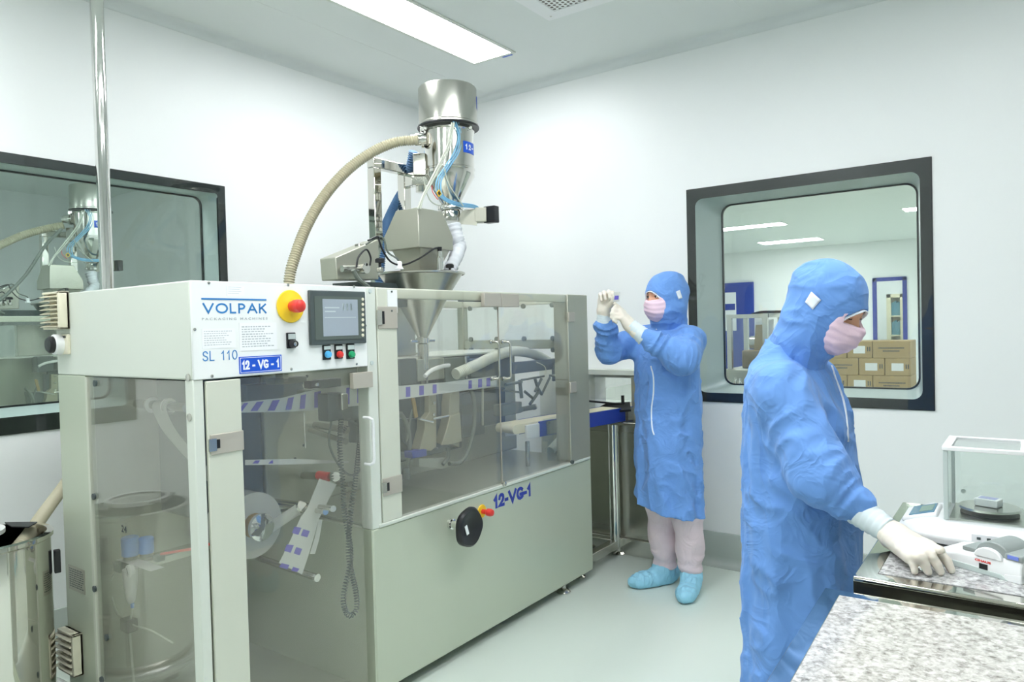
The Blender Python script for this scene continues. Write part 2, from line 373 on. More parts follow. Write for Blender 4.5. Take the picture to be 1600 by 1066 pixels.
def skirting(name, p0, p1, inward, h=.185):
    """coved epoxy skirting: upright band curving into the floor"""
    p0 = np.array(p0, float); p1 = np.array(p1, float); inw = np.array(inward, float); r = .05
    prof = [(0.0, 0.0), (r+.012, 0.0), (r+.012, .002)]+[(.012+r-r*math.sin(a), .002+r-r*math.cos(a)) for a in np.linspace(0, PI/2, 7)][1:]+[(.012, h), (.010, h+.002), (0, h+.002)]
    rings = [[np.array([p[0]+inw[0]*d, p[1]+inw[1]*d, z]) for d, z in prof] for p in (p0, p1)]
    return struct(MB().loft(rings).build(name, SKIRT, angle=50))
skirting('baseboard_left', (XL, YB), (XL, YR), (1, 0))
skirting('baseboard_right', (XL+.06, YR), (XR, YR), (0, -1))
skirting('baseboard_side', (XR, YB), (XR, YR-.06), (-1, 0))
skirting('baseboard_back', (XL+.06, YB), (XR-.06, YB), (0, 1))
def coving(name, p0, p1, inward):
    p0 = np.array(p0, float); p1 = np.array(p1, float); inw = np.array(inward, float); r = .044
    prof = [(0, 2.955), (.004, 2.955), (.004, 2.9585)]+[(.006+r-r*math.cos(a)*1.0, 2.9585-.0+0*a+(r-.004)*math.sin(a)) for a in np.linspace(0, PI/2, 8)]+[(.056, 2.9995), (0, 2.9995)]
    rings = [[np.array([p[0]+inw[0]*d, p[1]+inw[1]*d, z]) for d, z in prof] for p in (p0, p1)]
    return struct(MB().loft(rings).build(name, COVE, angle=50))
coving('trim_1', (XL, YB), (XL, YR), (1, 0))
coving('trim_2', (XL+.05, YR), (XR, YR), (0, -1))
for k, (a, c) in enumerate((((-3.045, -3.041), (YB, YR-.06)), ((-1.217, -1.213), (YB, YR-.06)), ((.6, .604), (YB, YR-.06)))):
    struct(MB().box(a[0], a[1], c[0], c[1], ZC-.0012, ZC).build('trim_%d' % (k+3), SEAM))

def window(name, axis, lo, hi, z0, z1, face, depth, sgn, fw_, fr, bk, rb, glassm):
    """black bordered flush pane, splayed grey reveal and a second pane with its gasket"""
    def P(a, z, d): return (face+sgn*d, a, z) if axis == 'X' else (a, face+sgn*d, z)
    t = bpy.data.objects.new(name, None); COL.objects.link(t); t.location = P((lo+hi)/2, z0, 0); ORG[t.name] = np.array(t.location); t['kind'] = 'structure'
    nrmv = np.array(P(0, 0, 1))-np.array(P(0, 0, 0))
    outer = [P(a, z, -.006) for a, z in rrect(lo, hi, z0, z1, .003)]
    inner = [P(a, z, -.006) for a, z in rrect(lo+fw_[0], hi-fw_[1], z0+fw_[2], z1-fw_[3], fr)]
    fixn(MB().ring(outer, inner, nrmv*.012).build('frame', BLACK, t))
    back = [P(a, z, depth) for a, z in rrect(lo+fw_[0]+bk[0], hi-fw_[1]-bk[1], z0+fw_[2]+bk[2], z1-fw_[3]-bk[3], rb)]
    bo = [P(a, z, depth) for a, z in rrect(lo+fw_[0]+bk[0]-.012, hi-fw_[1]-bk[1]+.012, z0+fw_[2]+bk[2]-.012, z1-fw_[3]-bk[3]+.012, rb+.01)]
    rr_ = [(np.array(i)+nrmv*.006+(np.array(bq)-np.array(i)-nrmv*.006)*k) for k in (0,) for i, bq in zip(inner, back)]
    mids = []
    for k in np.linspace(0, 1, 5):
        mids.append([np.array(i)+(np.array(bq)-np.array(i))*k for i, bq in zip(inner, back)])
    outm = [[p+ (p-np.array(P((lo+hi)/2, (z0+z1)/2, 0)))*.0 for p in r] for r in mids]
    MB().loft(mids, cap=False).build('reveal', REVEAL, t, angle=60)
    inb = [P(a, z, depth-.004) for a, z in rrect(lo+fw_[0]+bk[0]+.008, hi-fw_[1]-bk[1]-.008, z0+fw_[2]+bk[2]+.008, z1-fw_[3]-bk[3]-.008, rb-.006)]
    bo2 = [P(a, z, depth-.004) for a, z in rrect(lo+fw_[0]+bk[0]-.004, hi-fw_[1]-bk[1]+.004, z0+fw_[2]+bk[2]-.004, z1-fw_[3]-bk[3]+.004, rb+.003)]
    fixn(MB().ring(bo2, inb, nrmv*.012).build('gasket', BLACK, t))
    def pane(nm, d):
        c = np.array(P(0, 0, d)); q = MB(); e = .004
        a0, b0 = P(lo+e, z0+e, d), P(hi-e, z1-e, d+.005)
        q.box(a0[0], b0[0], a0[1], b0[1], a0[2], b0[2]); return q.build(nm, glassm, t, smooth=False)
    pane('front_pane', -.013); 
    a0, b0 = P(lo+fw_[0]+bk[0], z0+fw_[2]+bk[2], depth+.002), P(hi-fw_[1]-bk[1], z1-fw_[3]-bk[3], depth+.007)
    MB().box(a0[0], b0[0], a0[1], b0[1], a0[2], b0[2]).build('back_pane', glassm, t, smooth=False)
    return t
window('window_1', 'X', WL[0], WL[1], WL[2], WL[3], XL, .15, -1, (.045, .045, .075, .045), .02, (.0, .0, .03, .0), .05, GLASSL)
window('window_2', 'Y', WR[0], WR[1], WR[2], WR[3], YR, .19, 1, (.052, .052, .053, .062), .045, (.085, .03, .03, .02), .06, GLASSW)

def ceiling_lamp(x0, x1, y0, y1, label, lens=LENS, z=ZC, group=None):
    t = thing('ceiling_light', label, 'ceiling light', ((x0+x1)/2, (y0+y1)/2, z-.02), group)
    o = rrect(x0-.022, x1+.022, y0-.022, y1+.022, .004, 2); i = rrect(x0, x1, y0, y1, .003, 2)
    fixn(MB().ring([(a, c, z-.006) for a, c in o], [(a, c, z-.006) for a, c in i], (0, 0, .0055)).build('frame', PAINT, t))
    MB().box(x0, x1, y0, y1, z-.004, z-.001).build('diffuser', lens, t, smooth=False)
    return t
ceiling_lamp(-2.743, -2.470, 2.28, 3.484, 'long recessed ceiling light glowing white above the packing machine')
OUTL = [(-2.743, -2.47, -.3, .9), (-1.55, -1.277, -.3, .9), (-1.5, -1.227, 1.3, 2.5), (-.30, -.03, 1.5, 2.7), (-.35, -.077, -.3, .9), (-.02, .25, 2.9, 3.7)]  # unseen lights added to brighten from the front, kept clear of window reflections
for k, q in enumerate(OUTL[:5]): ceiling_lamp(*q, 'recessed ceiling light added outside the frame, ' + ['over the steel drum', 'above the camera on the machine side', 'between machine and tables', 'over the far granite table', 'over the near granite table'][k], group='unseen ceiling lights added beyond the top of the frame')
# small blue tag beside the lamp
t = MB().box(-2.56, -2.49, 3.508, 3.532, ZC-.0015, ZC).build('lamp_number_sticker', SIGNB, smooth=False)
tag(t, 'small blue number sticker on the ceiling at the end of the light', 'sticker')
# perforated return air grille
t = thing('air_vent', 'white perforated square air grille in the ceiling', 'air vent', (-1.75, 2.94, ZC-.02))
o = rrect(-2.05, -1.44, 2.63, 3.245, .004, 2); i = rrect(-1.965, -1.525, 2.715, 3.165, .003, 2)
fixn(MB().ring([(a, c, ZC-.012) for a, c in o], [(a, c, ZC-.012) for a, c in i], (0, 0, .011)).build('frame', WHITE, t, bevel=.002))
GR = bpy.data.materials.new('perforated grille'); GR.use_nodes = True; nt = GR.node_tree; N = nt.nodes
tc = N.new('ShaderNodeTexCoord'); sx = N.new('ShaderNodeSeparateXYZ'); nt.links.new(tc.outputs['Object'], sx.inputs[0])
def mth(op, a, b_=None, c=None):
    n = N.new('ShaderNodeMath'); n.operation = op
    for k, v in enumerate((a, b_, c)):
        if v is None: continue
        if isinstance(v, (int, float)): n.inputs[k].default_value = v
        else: nt.links.new(v, n.inputs[k])
    return n.outputs[0]
gx = mth('MULTIPLY', sx.outputs[0], 1/.024); row = mth('FLOOR', gx); off = mth('MULTIPLY', mth('PINGPONG', row, 1.0), .5)
gy = mth('ADD', mth('MULTIPLY', sx.outputs[1], 1/.026), off)
dx = mth('ABSOLUTE', mth('SUBTRACT', mth('FRACT', gx), .5)); dy = mth('ABSOLUTE', mth('SUBTRACT', mth('FRACT', gy), .5))
hole = mth('LESS_THAN', mth('POWER', mth('ADD', mth('POWER', dx, 2.0), mth('POWER', dy, 2.0)), .5), .33)
mx = N.new('ShaderNodeMix'); mx.data_type = 'RGBA'; mx.inputs[6].default_value = lin((236, 239, 238)); mx.inputs[7].default_value = lin((96, 88, 80)); nt.links.new(hole, mx.inputs[0])
nt.links.new(mx.outputs[2], N['Principled BSDF'].inputs['Base Color'])
MB().box(-1.965, -1.525, 2.715, 3.165, ZC-.008, ZC-.004).build('grille', GR, t, smooth=False)
for a, c in ((-2.01, 3.2), (-1.48, 3.2)): MB().lathe([(.006, 0), (.006, .002), (.001, .003)], (a, c, ZC-.012), (0, 0, -1), 10).build('screw', BRUSH, t)

# ------------------------------------------------------------------ room behind the large window (right)
FY = 17.2
struct(MB().box(-7.5, 3.4, YR+RT, 20, -.12, 0).build('floor', FLOOR))
struct(MB().box(-7.5, 3.4, YR+RT, 20, ZC, ZC+.1).build('ceiling', CEIL))
struct(MB().box(-7.6, -7.5, YR+RT, 20, 0, ZC).build('wall_packing_left', WALL))
struct(MB().box(3.3, 3.4, YR+RT, 20, 0, ZC).build('wall_packing_right', WALL))
DX0 = onY(1364, 437, FY)[0]; DX1 = onY(1416, 437, FY)[0]; DZ = onY(1390, 434, FY)[2]
b = MB().box(-7.5, DX0, FY, FY+.1, 0, ZC).box(DX1, 3.3, FY, FY+.1, 0, ZC).box(DX0, DX1, FY, FY+.1, DZ, ZC)
struct(b.build('wall_packing_far', WALL, smooth=False))
struct(MB().box(-7.5, 3.3, 19.9, 20, 0, ZC).build('wall_store_far', WALL))
t = bpy.data.objects.new('door_1', None); COL.objects.link(t); t.location = ((DX0+DX1)/2, FY, 0); ORG[t.name] = np.array(t.location); struct(t)
MB().box(DX0-.01, DX0+.07, FY-.03, FY+.02, 0, DZ).box(DX1-.07, DX1+.01, FY-.03, FY+.02, 0, DZ).box(DX0, DX1, FY-.03, FY+.02, DZ-.07, DZ+.01).build('door_frame', NAVYD, t, smooth=False)
MB().box(DX0+.07, DX1-.07, FY-.005, FY+.003, 0, DZ-.07).build('pane', GLASS, t, smooth=False)
t = bpy.data.objects.new('door_2', None); COL.objects.link(t); a0 = onY(1100, 441, FY)[0]; a1 = onY(1178, 441, FY)[0]; zt = onY(1170, 441, FY)[2]; t.location = ((a0+a1)/2, FY, 0); ORG[t.name] = np.array(t.location); struct(t)
MB().box(a0, a1, FY-.06, FY-.002, 0, zt).build('door_leaf', NAVYD, t, bevel=.01)
b0_ = onY(1129, 458, FY); b1_ = onY(1152, 497, FY)
nb = MB().box(b0_[0], b1_[0], FY-.08, FY-.062, b1_[2]-.3, b0_[2]).build('notice_board', PAPER, smooth=False); tag(nb, 'white notice with a navy stripe on the blue door beyond the window', 'notice')
MB().box(b0_[0], b1_[0]-.02, FY-.083, FY-.08, b0_[2]-.42, b0_[2]-.27).build('stripe', NAVYD, nb)
# cream cabinet with binders in the far store
sx0, sx1 = onY(1386, 470, 19)[0], onY(1414, 470, 19)[0]; sz = onY(1390, 460, 19)[2]
t = thing('bookcase', 'tall cream bookcase seen through the blue door frame', 'bookcase', ((sx0+sx1)/2, 19, 0))
MB().box(sx0, sx0+.09, 18.9, 19.2, 0, sz).box(sx1-.09, sx1, 18.9, 19.2, 0, sz).box(sx0, sx1, 18.9, 19.2, sz-.08, sz).box(sx0, sx1, 19.17, 19.2, 0, sz).build('carcass', SHELFC, t, smooth=False)
rows = [sz-.5, sz-.95, sz-1.4, sz-1.85]
for z in rows: MB().box(sx0+.09, sx1-.09, 18.92, 19.17, z-.03, z).build('shelf', SHELFC, t)
nb_ = 0
for z in rows[:3]:
    n = 5; wdt = (sx1-sx0-.2)/n
    for k in range(n):
        hh = .3+.02*((k*7) % 3)
        o = MB().box(sx0+.1+k*wdt, sx0+.1+(k+.88)*wdt, 18.95, 19.15, z, z+hh).build('binder', TEALB, smooth=False)
        tag(o, 'teal box file on the %s shelf of the cream bookcase, %s' % (['top', 'middle', 'lowest visible'][rows.index(z)], ['first from the left', 'second from the left', 'in the centre', 'second from the right', 'last on the right'][k]), 'box file', 'teal box files in the bookcase')
for (xa, xb, ya, yb) in ((-4.7, -3.4, 12.4, 12.8), (-4.68, -3.5, 15.3, 15.85), (-1.6, -.3, 12.25, 12.65)):
    ceiling_lamp(xa, xb, ya, yb, {12.4: 'nearer long ceiling light on the left beyond the large window', 15.3: 'farther long ceiling light beyond the large window', 12.25: 'ceiling light at the right edge of the large window'}[ya], LENSF)
for q in ((-3.4, -2.2, 5.4, 5.7), (-.6, .6, 5.4, 5.7), (-1.2, .2, 8.6, 8.9), (-4.6, -3.4, 8.8, 9.1), (.8, 2.2, 12.6, 13), (.6, 2, 15.6, 16), (-4.2, -3.2, 18.2, 18.6), (-2.4, -1.4, 18.2, 18.6)):
    ceiling_lamp(*q, 'out of view packing room ceiling light, %d m beyond the large window, %s side' % (round(q[2]-4), 'left' if q[0] < -1.5 else 'right'), LENSF, group='packing room lights out of view')
# stacked cartons
def pxw(x, Y): return onY(x, 550, Y)[0]
t0 = 9.6
rowsz = [onY(1370, 533, t0)[2], onY(1370, 560, t0)[2], onY(1370, 589, t0)[2], 0, 0, 0]
hh = rowsz[0]-rowsz[1]
def carton(x0, x1, y0, y1, z0, z1, kind, label):
    t = thing('cardboard_box', label, 'cardboard box', ((x0+x1)/2, (y0+y1)/2, z0), 'cartons stacked beyond the large window')
    g = .004
    MB().box(x0+g, x1-g, y0+g, y1, z0+.001, z1-.001).build('carton', CARTON, t, bevel=.006)
    h = z1-z0; w_ = x1-x0
    if kind == 'label':
        MB().box(x0+w_*.26, x0+w_*.72, y0+g-.002, y0+g, z0+h*.28, z0+h*.72).build('label', PAPER, t)
        MB().box(x0+w_*.8, x0+w_*.84, y0+g-.001, y0+g, z0+h*.4, z0+h*.66).box(x0+w_*.88, x0+w_*.92, y0+g-.001, y0+g, z0+h*.4, z0+h*.66).build('print', INKD, t)
    else:
        q = MB()
        for (u0, u1, v) in ((.16, .84, .55), (.28, .70, .38)):
            u = u0
            while u < u1:
                d = .018+.016*random.random(); q.box(x0+w_*u, x0+w_*(u+d), y0+g-.001, y0+g, z0+h*v, z0+h*(v+.08)); u += d+.01
        q.build('print', INKD, t, smooth=False)
    MB().box(x0+w_*.46, x0+w_*.56, y0+g-.0015, y0+g, z1-h*.12, z1-.002).build('tape', TAPE, t)
XE = pxw(1423, t0)
lay = {0: [(1215, 1262, 'p'), (1262, 1323, 'label'), (1323, 1363, 'label'), (1363, 1423, 'p')],
       1: [(1225, 1282, 'label'), (1282, 1341, 'p'), (1341, 1382, 'label'), (1382, 1423, 'label')]}
zt_ = rowsz[0]
names_row = ['top row', 'second row', 'third row', 'fourth row', 'fifth row']
for r in range(5):
    z1_ = zt_-r*hh; z0_ = max(.14, z1_-hh) if r < 4 else .14
    if z1_ - .14 < .05: break
    for k, (pa, pb, kd) in enumerate(lay[r % 2]):
        carton(pxw(pa, t0), pxw(pb, t0), t0, t0+.5, z0_, z1_, kd, 'brown carton in the %s of the stack beyond the window, %s' % (names_row[r], ['leftmost', 'second from left', 'third from left', 'rightmost'][k]))
pal = MB(); xa, xb = pxw(1215, t0), XE
for k in range(5): pal.box(xa, xb, t0+.02+k*.1, t0+.09+k*.1, .11, .138)
for k in range(3): pal.box(xa+(xb-xa-.1)*k/2, xa+(xb-xa-.1)*k/2+.1, t0+.02, t0+.49, 0, .11)
tag(pal.build('pallet', CARTON, smooth=False), 'wooden pallet under the stacked cartons', 'pallet')

# machine with clear guard behind the window
ax0, ax1 = onY(1136, 500, 5.6)[0], onY(1200, 500, 5.6)[0]; az1 = onY(1170, 491, 5.6)[2]; az0 = onY(1170, 577, 5.6)[2]
t = thing('cartoning_machine', 'clear guarded machine standing beyond the left part of the large window', 'machine', ((ax0+ax1)/2, 5.8, 0))
b = MB()
for x in (ax0+.02, ax1-.02):
    for y in (5.6, 6.0): b.box(x-.018, x+.018, y-.018, y+.018, az0, az1)
b.box(ax0, ax1, 5.58, 5.62, az1-.03, az1).box(ax0, ax1, 5.98, 6.02, az1-.03, az1).box(ax0, ax0+.04, 5.6, 6.0, az1-.03, az1).box(ax1-.04, ax1, 5.6, 6.0, az1-.03, az1)
b.build('frame', BRUSH, t, smooth=False)
MB().box(ax0+.04, ax1-.04, 5.59, 5.596, az0, az1-.03).build('guard_panel', ACRYL, t, smooth=False)
MB().box(ax0-.02, ax1+.02, 5.58, 6.04, .1, az0).build('base_cabinet', MATTST, t, bevel=.01)
MB().box(ax0+.07, ax1-.1, 5.72, 5.9, az0, az0+.14).build('tray', CARTON, t, bevel=.01)
MB().cyl((ax0+.12, 5.8, az0+.2), (ax1-.08, 5.8, az0+.2), .05).build('roller', BRUSH, t)
MB().prism([(ax1-.16, 5.75, az0+.12), (ax1-.06, 5.75, az0+.12), (ax1-.09, 5.75, az0+.34), (ax1-.14, 5.75, az0+.34)], (0, .02, 0)).build('bracket', GOLD, t)
MB().box(ax1-.18, ax1-.05, 5.9, 5.92, az0+.1, az0+.38).build('plate', PAPER, t)
MB().tube(catmull([(ax0+.1, 5.9, az1), (ax1-.1, 5.9, az1+.015), (ax1+.1, 5.95, az1-.02), (ax1+.16, 5.95, az1-.25), (ax1+.16, 5.95, az0-.2)]), .012).build('cable', BLK, t)
for x in (ax0+.03, ax1-.03):
    for y in (5.62, 6.0): MB().cyl((x, y, 0), (x, y, .1), .025).build('foot', BRUSH, t)
xx0, zz0, xx1 = onY(1130, 560, 5.4)[0], onY(1130, 605, 5.4)[2], onY(1215, 560, 5.4)[0]
t = thing('bench', 'low steel bench with small jars below the clear guarded machine', 'bench', ((xx0+xx1)/2, 5.35, 0))
MB().box(xx0, xx1, 5.2, 5.5, zz0-.05, zz0-.02).build('bench_top', BRUSH, t)
for x in (xx0+.03, xx1-.03):
    for y in (5.22, 5.47): MB().cyl((x, y, 0), (x, y, zz0-.05), .015).build('leg', BRUSH, t)
for k in range(7):
    o = MB().lathe([(.016, 0), (.017, .01), (.017, .07), (.01, .085), (.01, .1)], (xx0+.06+k*.05, 5.3+.05*(k % 2), zz0-.02), n=14).build('jar', GOLD if k % 3 == 0 else STEEL)
    tag(o, 'small %s jar on the steel bench beyond the window, %s from the left' % ('golden' if k % 3 == 0 else 'steel', ['first', 'second', 'third', 'fourth', 'fifth', 'sixth', 'seventh'][k]), 'jar', 'small jars on the bench beyond the window')

# ------------------------------------------------------------------ room behind the left window
struct(MB().box(-9, XL-LT, -3.2, YL2, -.12, 0).build('floor', FLOOR))
struct(MB().box(-9, XL-LT, -3.2, YL2, ZC, ZC+.1).build('ceiling', CEIL))
struct(MB().box(-9.1, -9, -3.2, YL2, 0, ZC).build('wall_neighbour_far', WALL))
struct(MB().box(-9, XL-LT, YL2, YR+RT, 0, ZC).build('wall_neighbour_end', WALL))
struct(MB().box(-9, XL-LT, -3.3, -3.2, 0, ZC).build('wall_neighbour_near', WALL))
for q, wh in zip(((-5.2, -4.9, -1.5, -.3), (-7.4, -7.1, -1.5, -.3), (-4.25, -3.95, .8, 2.0), (-4.25, -3.95, 2.6, 3.8)), ('nearest the camera side', 'deepest in the room', 'just behind the pane', 'beyond the right end of the pane')):
    ceiling_lamp(*q, 'unseen ceiling light behind the left window, ' + wh, LENSF, group='neighbouring room lights out of view')

# ------------------------------------------------------------------ sachet packing machine
XF, XB = -1.982, -2.87            # front and back of the machine
Y0, Y1, Y2 = 1.163, 1.842, 3.455  # tower, main body, right end
ZT, ZH, ZD = 1.556, 1.265, .661   # top, underside of the control box, top of the base cabinet
PM = thing('packaging_machine', 'large grey sachet packing machine with white control panel and clear guard doors', 'packaging machine', ((XF+XB)/2, (Y0+Y2)/2, 0))
def F(x, y, X=XF): p = onX(x, y, X); return p[1], p[2]
# base cabinet and its top flange
bc = MB().box(XB, XF, Y1, Y2, .05, ZD).build('base_cabinet', BODY, PM, bevel=.006)
MB().box(XB, XF-.004, Y1-.004, Y1+.001, .05, ZD).build('end_panel', BODY, PM)
MB().box(XB+.02, XF-.01, Y1+.02, Y2-.02, ZD, ZD+.012).build('deck', INNER, PM, bevel=.003)
MB().box(XF-.03, XF+.004, Y1+.03, Y2-.01, ZD, ZD+.014).build('deck_edge', PAINT, PM, bevel=.003)
for (x, y) in ((XF-.12, Y1+.15), (XF-.03, 3.19), (XB+.1, Y1+.15), (XB+.1, 3.3)):
    ft = MB().lathe([(.001, 0), (.036, 0), (.038, .006), (.03, .014), (.012, .022), (.011, .06)], (x, y, 0)).build('foot', BRUSH, PM)
# machine body behind the mounting plate
YP1 = F(806, 620, -2.5)[0]
MB().box(XB, -2.5, 1.76, YP1, ZD+.012, 1.25).build('mechanism_housing', INNER, PM, bevel=.006)
MB().box(XB+.01, -2.42, 2.0, YP1, 1.25, 1.262).build('housing_cover', PAINT, PM, bevel=.003)
MB().box(XB+.02, -2.515, 1.5, 1.758, .70, 1.262).build('web_guide_plate', SLATE, PM, bevel=.004)
MB().box(XB+.02, -2.5, 1.66, 1.758, .655, .70).build('ledge', STILE, PM, bevel=.004)
for (px, py) in ((475, 696), (461, 717), (527, 652), (528, 690), (548, 690), (480, 588), (510, 655)):
    y, z = F(px, py, -2.498); MB().lathe([(.006, 0), (.006, .003), (.001, .004)], (-2.5, y, z), (1, 0, 0), 12).build('screw', DGREY, PM)
# control box over the tower
cb = MB().box(XB, XF-.008, Y0, Y1-.003, ZH, ZT).build('control_box', PAINT, PM, bevel=.005)
cp = MB().box(XF-.008, XF, Y0, Y1, ZH, ZT).build('control_panel', PANELW, PM, bevel=.003)
for (px, py) in ((326, 442), (450, 445), (553, 448), (304, 515), (331, 588), (455, 577), (557, 569), (571, 509)):
    y, z = F(px, py); MB().lathe([(.0045, 0), (.0045, .002), (.001, .003)], (XF, y, z), (1, 0, 0), 10).build('screw', BRUSH, cp)
# tower frame
MB().box(XB, -2.66, Y0, Y0+.03, .06, ZH).box(XB, XB+.02, Y0+.03, Y1, .06, ZH).build('tower_rear_column', BODY, PM, bevel=.003)
MB().box(-2.03, XF-.004, Y0, Y0+.032, .06, ZH).build('tower_corner_post', PAINT, PM, bevel=.003)
MB().box(-2.66, -2.03, Y0, Y0+.03, .06, .12).build('tower_sill', BODY, PM, bevel=.003)
MB().box(XB, XF, Y0, Y1, .05, .062).box(XB+.04, XB+.05, Y0+.03, Y1, .06, ZH).build('tower_inner_panel', INNER, PM, smooth=False)
PM_w = MB().box(-2.655, -2.034, Y0+.004, Y0+.009, .12, ZH-.004).build('side_window', POLYS, PM, smooth=False)
MB().box(-2.66, -2.645, Y0-.001, Y0+.012, .12, ZH-.006).build('window_seal', STILE, PM, smooth=False)
for (px, py) in ((150, 599), (148, 776), (149, 920), (168, 996), (160, 1062), (296, 590), (298, 652)):
    p = onY(px, py, Y0+.003); MB().lathe([(.011, 0), (.011, .006), (.002, .007)], p, (0, -1, 0), 14).build('fixing_knob', DGREY if px < 290 else BRUSH, PM_w)
for (x, y) in ((XF-.06, Y0+.06), (XB+.06, Y0+.06)): MB().lathe([(.001, 0), (.03, 0), (.03, .01), (.012, .018), (.011, .06)], (x, y, 0)).build('foot', BRUSH, PM)
# front door of the tower: cream stile, clear sheet, plated hinge wraps, white pull handle
ya, yb = F(377, 620)[0], F(577, 620)[0]
td = MB().box(XF-.012, XF, Y0+.038, ya, .075, ZH-.006).build('tower_door_stile', STILE, PM, bevel=.003)
MB().box(XF-.010, XF-.005, ya, 1.80, .10, ZH-.006).build('tower_door_pane', POLY, PM, smooth=False)
y0_, z1_ = F(321, 681); _, z0_ = F(322, 713)
lt = MB().box(XF-.002, XF+.004, Y0+.045, ya+.002, z0_, z1_).build('hinge_plate', LATCH, PM, bevel=.002)
MB().box(XF+.002, XF+.007, Y0+.038, Y0+.062, z0_+.012, z1_-.012).build('hinge_pin', BRUSH, lt)
MB().box(XF+.003, XF+.0055, Y0+.064, Y0+.074, z0_+.018, z1_-.016).build('slot', BLK, lt)
hy, hz1 = F(572, 652); _, hz0 = F(575, 724)
MB().tube([(XF, hy-.012, hz1), (XF+.028, hy-.012, hz1), (XF+.036, hy-.004, hz1-.006), (XF+.036, hy, hz1-.02), (XF+.036, hy, hz0+.02), (XF+.036, hy-.004, hz0+.006), (XF+.028, hy-.012, hz0), (XF, hy-.012, hz0)], .0055, 10).build('door_handle', WHITE, PM)
# corner column between the tower and the main body
MB().box(XF-.06, XF-.001, Y1, F(591, 600)[0], ZD, ZT).build('middle_column', PAINT, PM, bevel=.003)
for (px, py) in ((578, 455), (581, 567)):
    y, z = F(px, py); MB().lathe([(.008, 0), (.008, .003), (.002, .004)], (XF-.001, y, z), (1, 0, 0), 14).build('plug', SKYB if False else REVEAL, PM)
# main guard: door one (stile + clear sheet), door two, posts and rails
ys0, ys1 = F(592, 600)[0], F(623, 600)[0]
MB().box(XF-.014, XF, ys0+.002, ys1, ZD+.014, ZT-.002).build('guard_door_stile', STILE, PM, bevel=.003)
ym = F(781, 560)[0]; ye = F(889, 560)[0]
MB().box(XF-.010, XF-.005, ys1, ym-.002, ZD+.014, ZT-.006).build('guard_door_pane', POLY, PM, smooth=False)
MB().box(XF-.010, XF-.005, ym+.002, ye+.004, ZD+.014, ZT-.006).build('guard_door_pane', POLY, PM, smooth=False)
MB().box(XF-.008, XF-.002, ym-.0012, ym+.0012, ZD+.014, ZT-.02).build('door_edge', LATCH, PM, smooth=False)
for (py0, py1) in ((479, 514), (748, 776)):
    z1_ = F(600, py0)[1]; z0_ = F(600, py1)[1]
    lt = MB().box(XF-.002, XF+.004, ys0+.004, ys1+.001, z0_, z1_).build('hinge_plate', LATCH, PM, bevel=.002)
    MB().box(XF+.002, XF+.007, ys0-.004, ys0+.020, z0_+.014, z1_-.014).build('hinge_pin', BRUSH, lt)
    MB().box(XF+.003, XF+.0055, ys0+.022, ys0+.034, z0_+.018, z1_-.018).build('slot', BLK, lt)
wp = MB().box(XF, XF+.003, F(605, 470)[0], F(620, 470)[0], F(612, 489)[1], F(612, 453)[1]).build('white_tag_plate', WHITE, PM)
for py in (456, 486):
    y, z = F(611, py); MB().lathe([(.004, 0), (.004, .002)], (XF+.003, y, z), (1, 0, 0), 10).build('screw', DGREY, wp)
# top and end frame
MB().box(XF-.05, XF-.014, ys0, Y2, ZT-.04, ZT).build('top_front_rail', STILE, PM, bevel=.003)
MB().box(XB, XB+.04, Y1, Y2, ZT-.04, ZT).build('top_rear_rail', STILE, PM, bevel=.003)
MB().box(XB, XF-.014, Y2-.04, Y2, ZT-.04, ZT).build('top_end_rail', STILE, PM, bevel=.003)
zm = onY(800, 531, Y2)[2]; zm2 = onY(800, 545, Y2)[2]
MB().box(XB, XF-.06, Y2-.035, Y2-.005, zm2, zm).build('middle_end_rail', INNER, PM, bevel=.003)
MB().box(XB, XB+.045, Y2-.045, Y2, ZD, ZT).build('rear_post', INNER, PM, bevel=.003)
MB().box(XF-.09, XF, ye, Y2, ZD, ZT).build('front_end_post', MATTST, PM, bevel=.004)
MB().box(XB+.001, XB+.006, YP1, Y2-.05, ZD+.02, ZT-.05).build('rear_pane', GLASS, PM, smooth=False)
MB().box(XB+.001, XB+.006, Y1, YP1, 1.262, ZT-.05).build('rear_pane', GLASS, PM, smooth=False)
MB().box(XB+.05, XF-.1, Y2-.024, Y2-.018, zm, ZT-.04).build('end_pane', GLASS, PM, smooth=False)
for X in np.linspace(XB+.1, XF-.2, 4):
    for z in (zm+.006, zm2-.006, ZT-.046): MB().lathe([(.014, 0), (.014, .012), (.004, .014)], (X, Y2-.036, z), (0, -1, 0), 12).build('clamp', RUBBER, PM)
for (py0, py1) in ((488, 503), (596, 613)):
    z1_ = F(900, py0)[1]; z0_ = F(900, py1)[1]
    MB().box(XF-.001, XF+.010, ye-.006, ye+.055, z0_, z1_).build('door_hinge', LATCH, PM, bevel=.003)
    
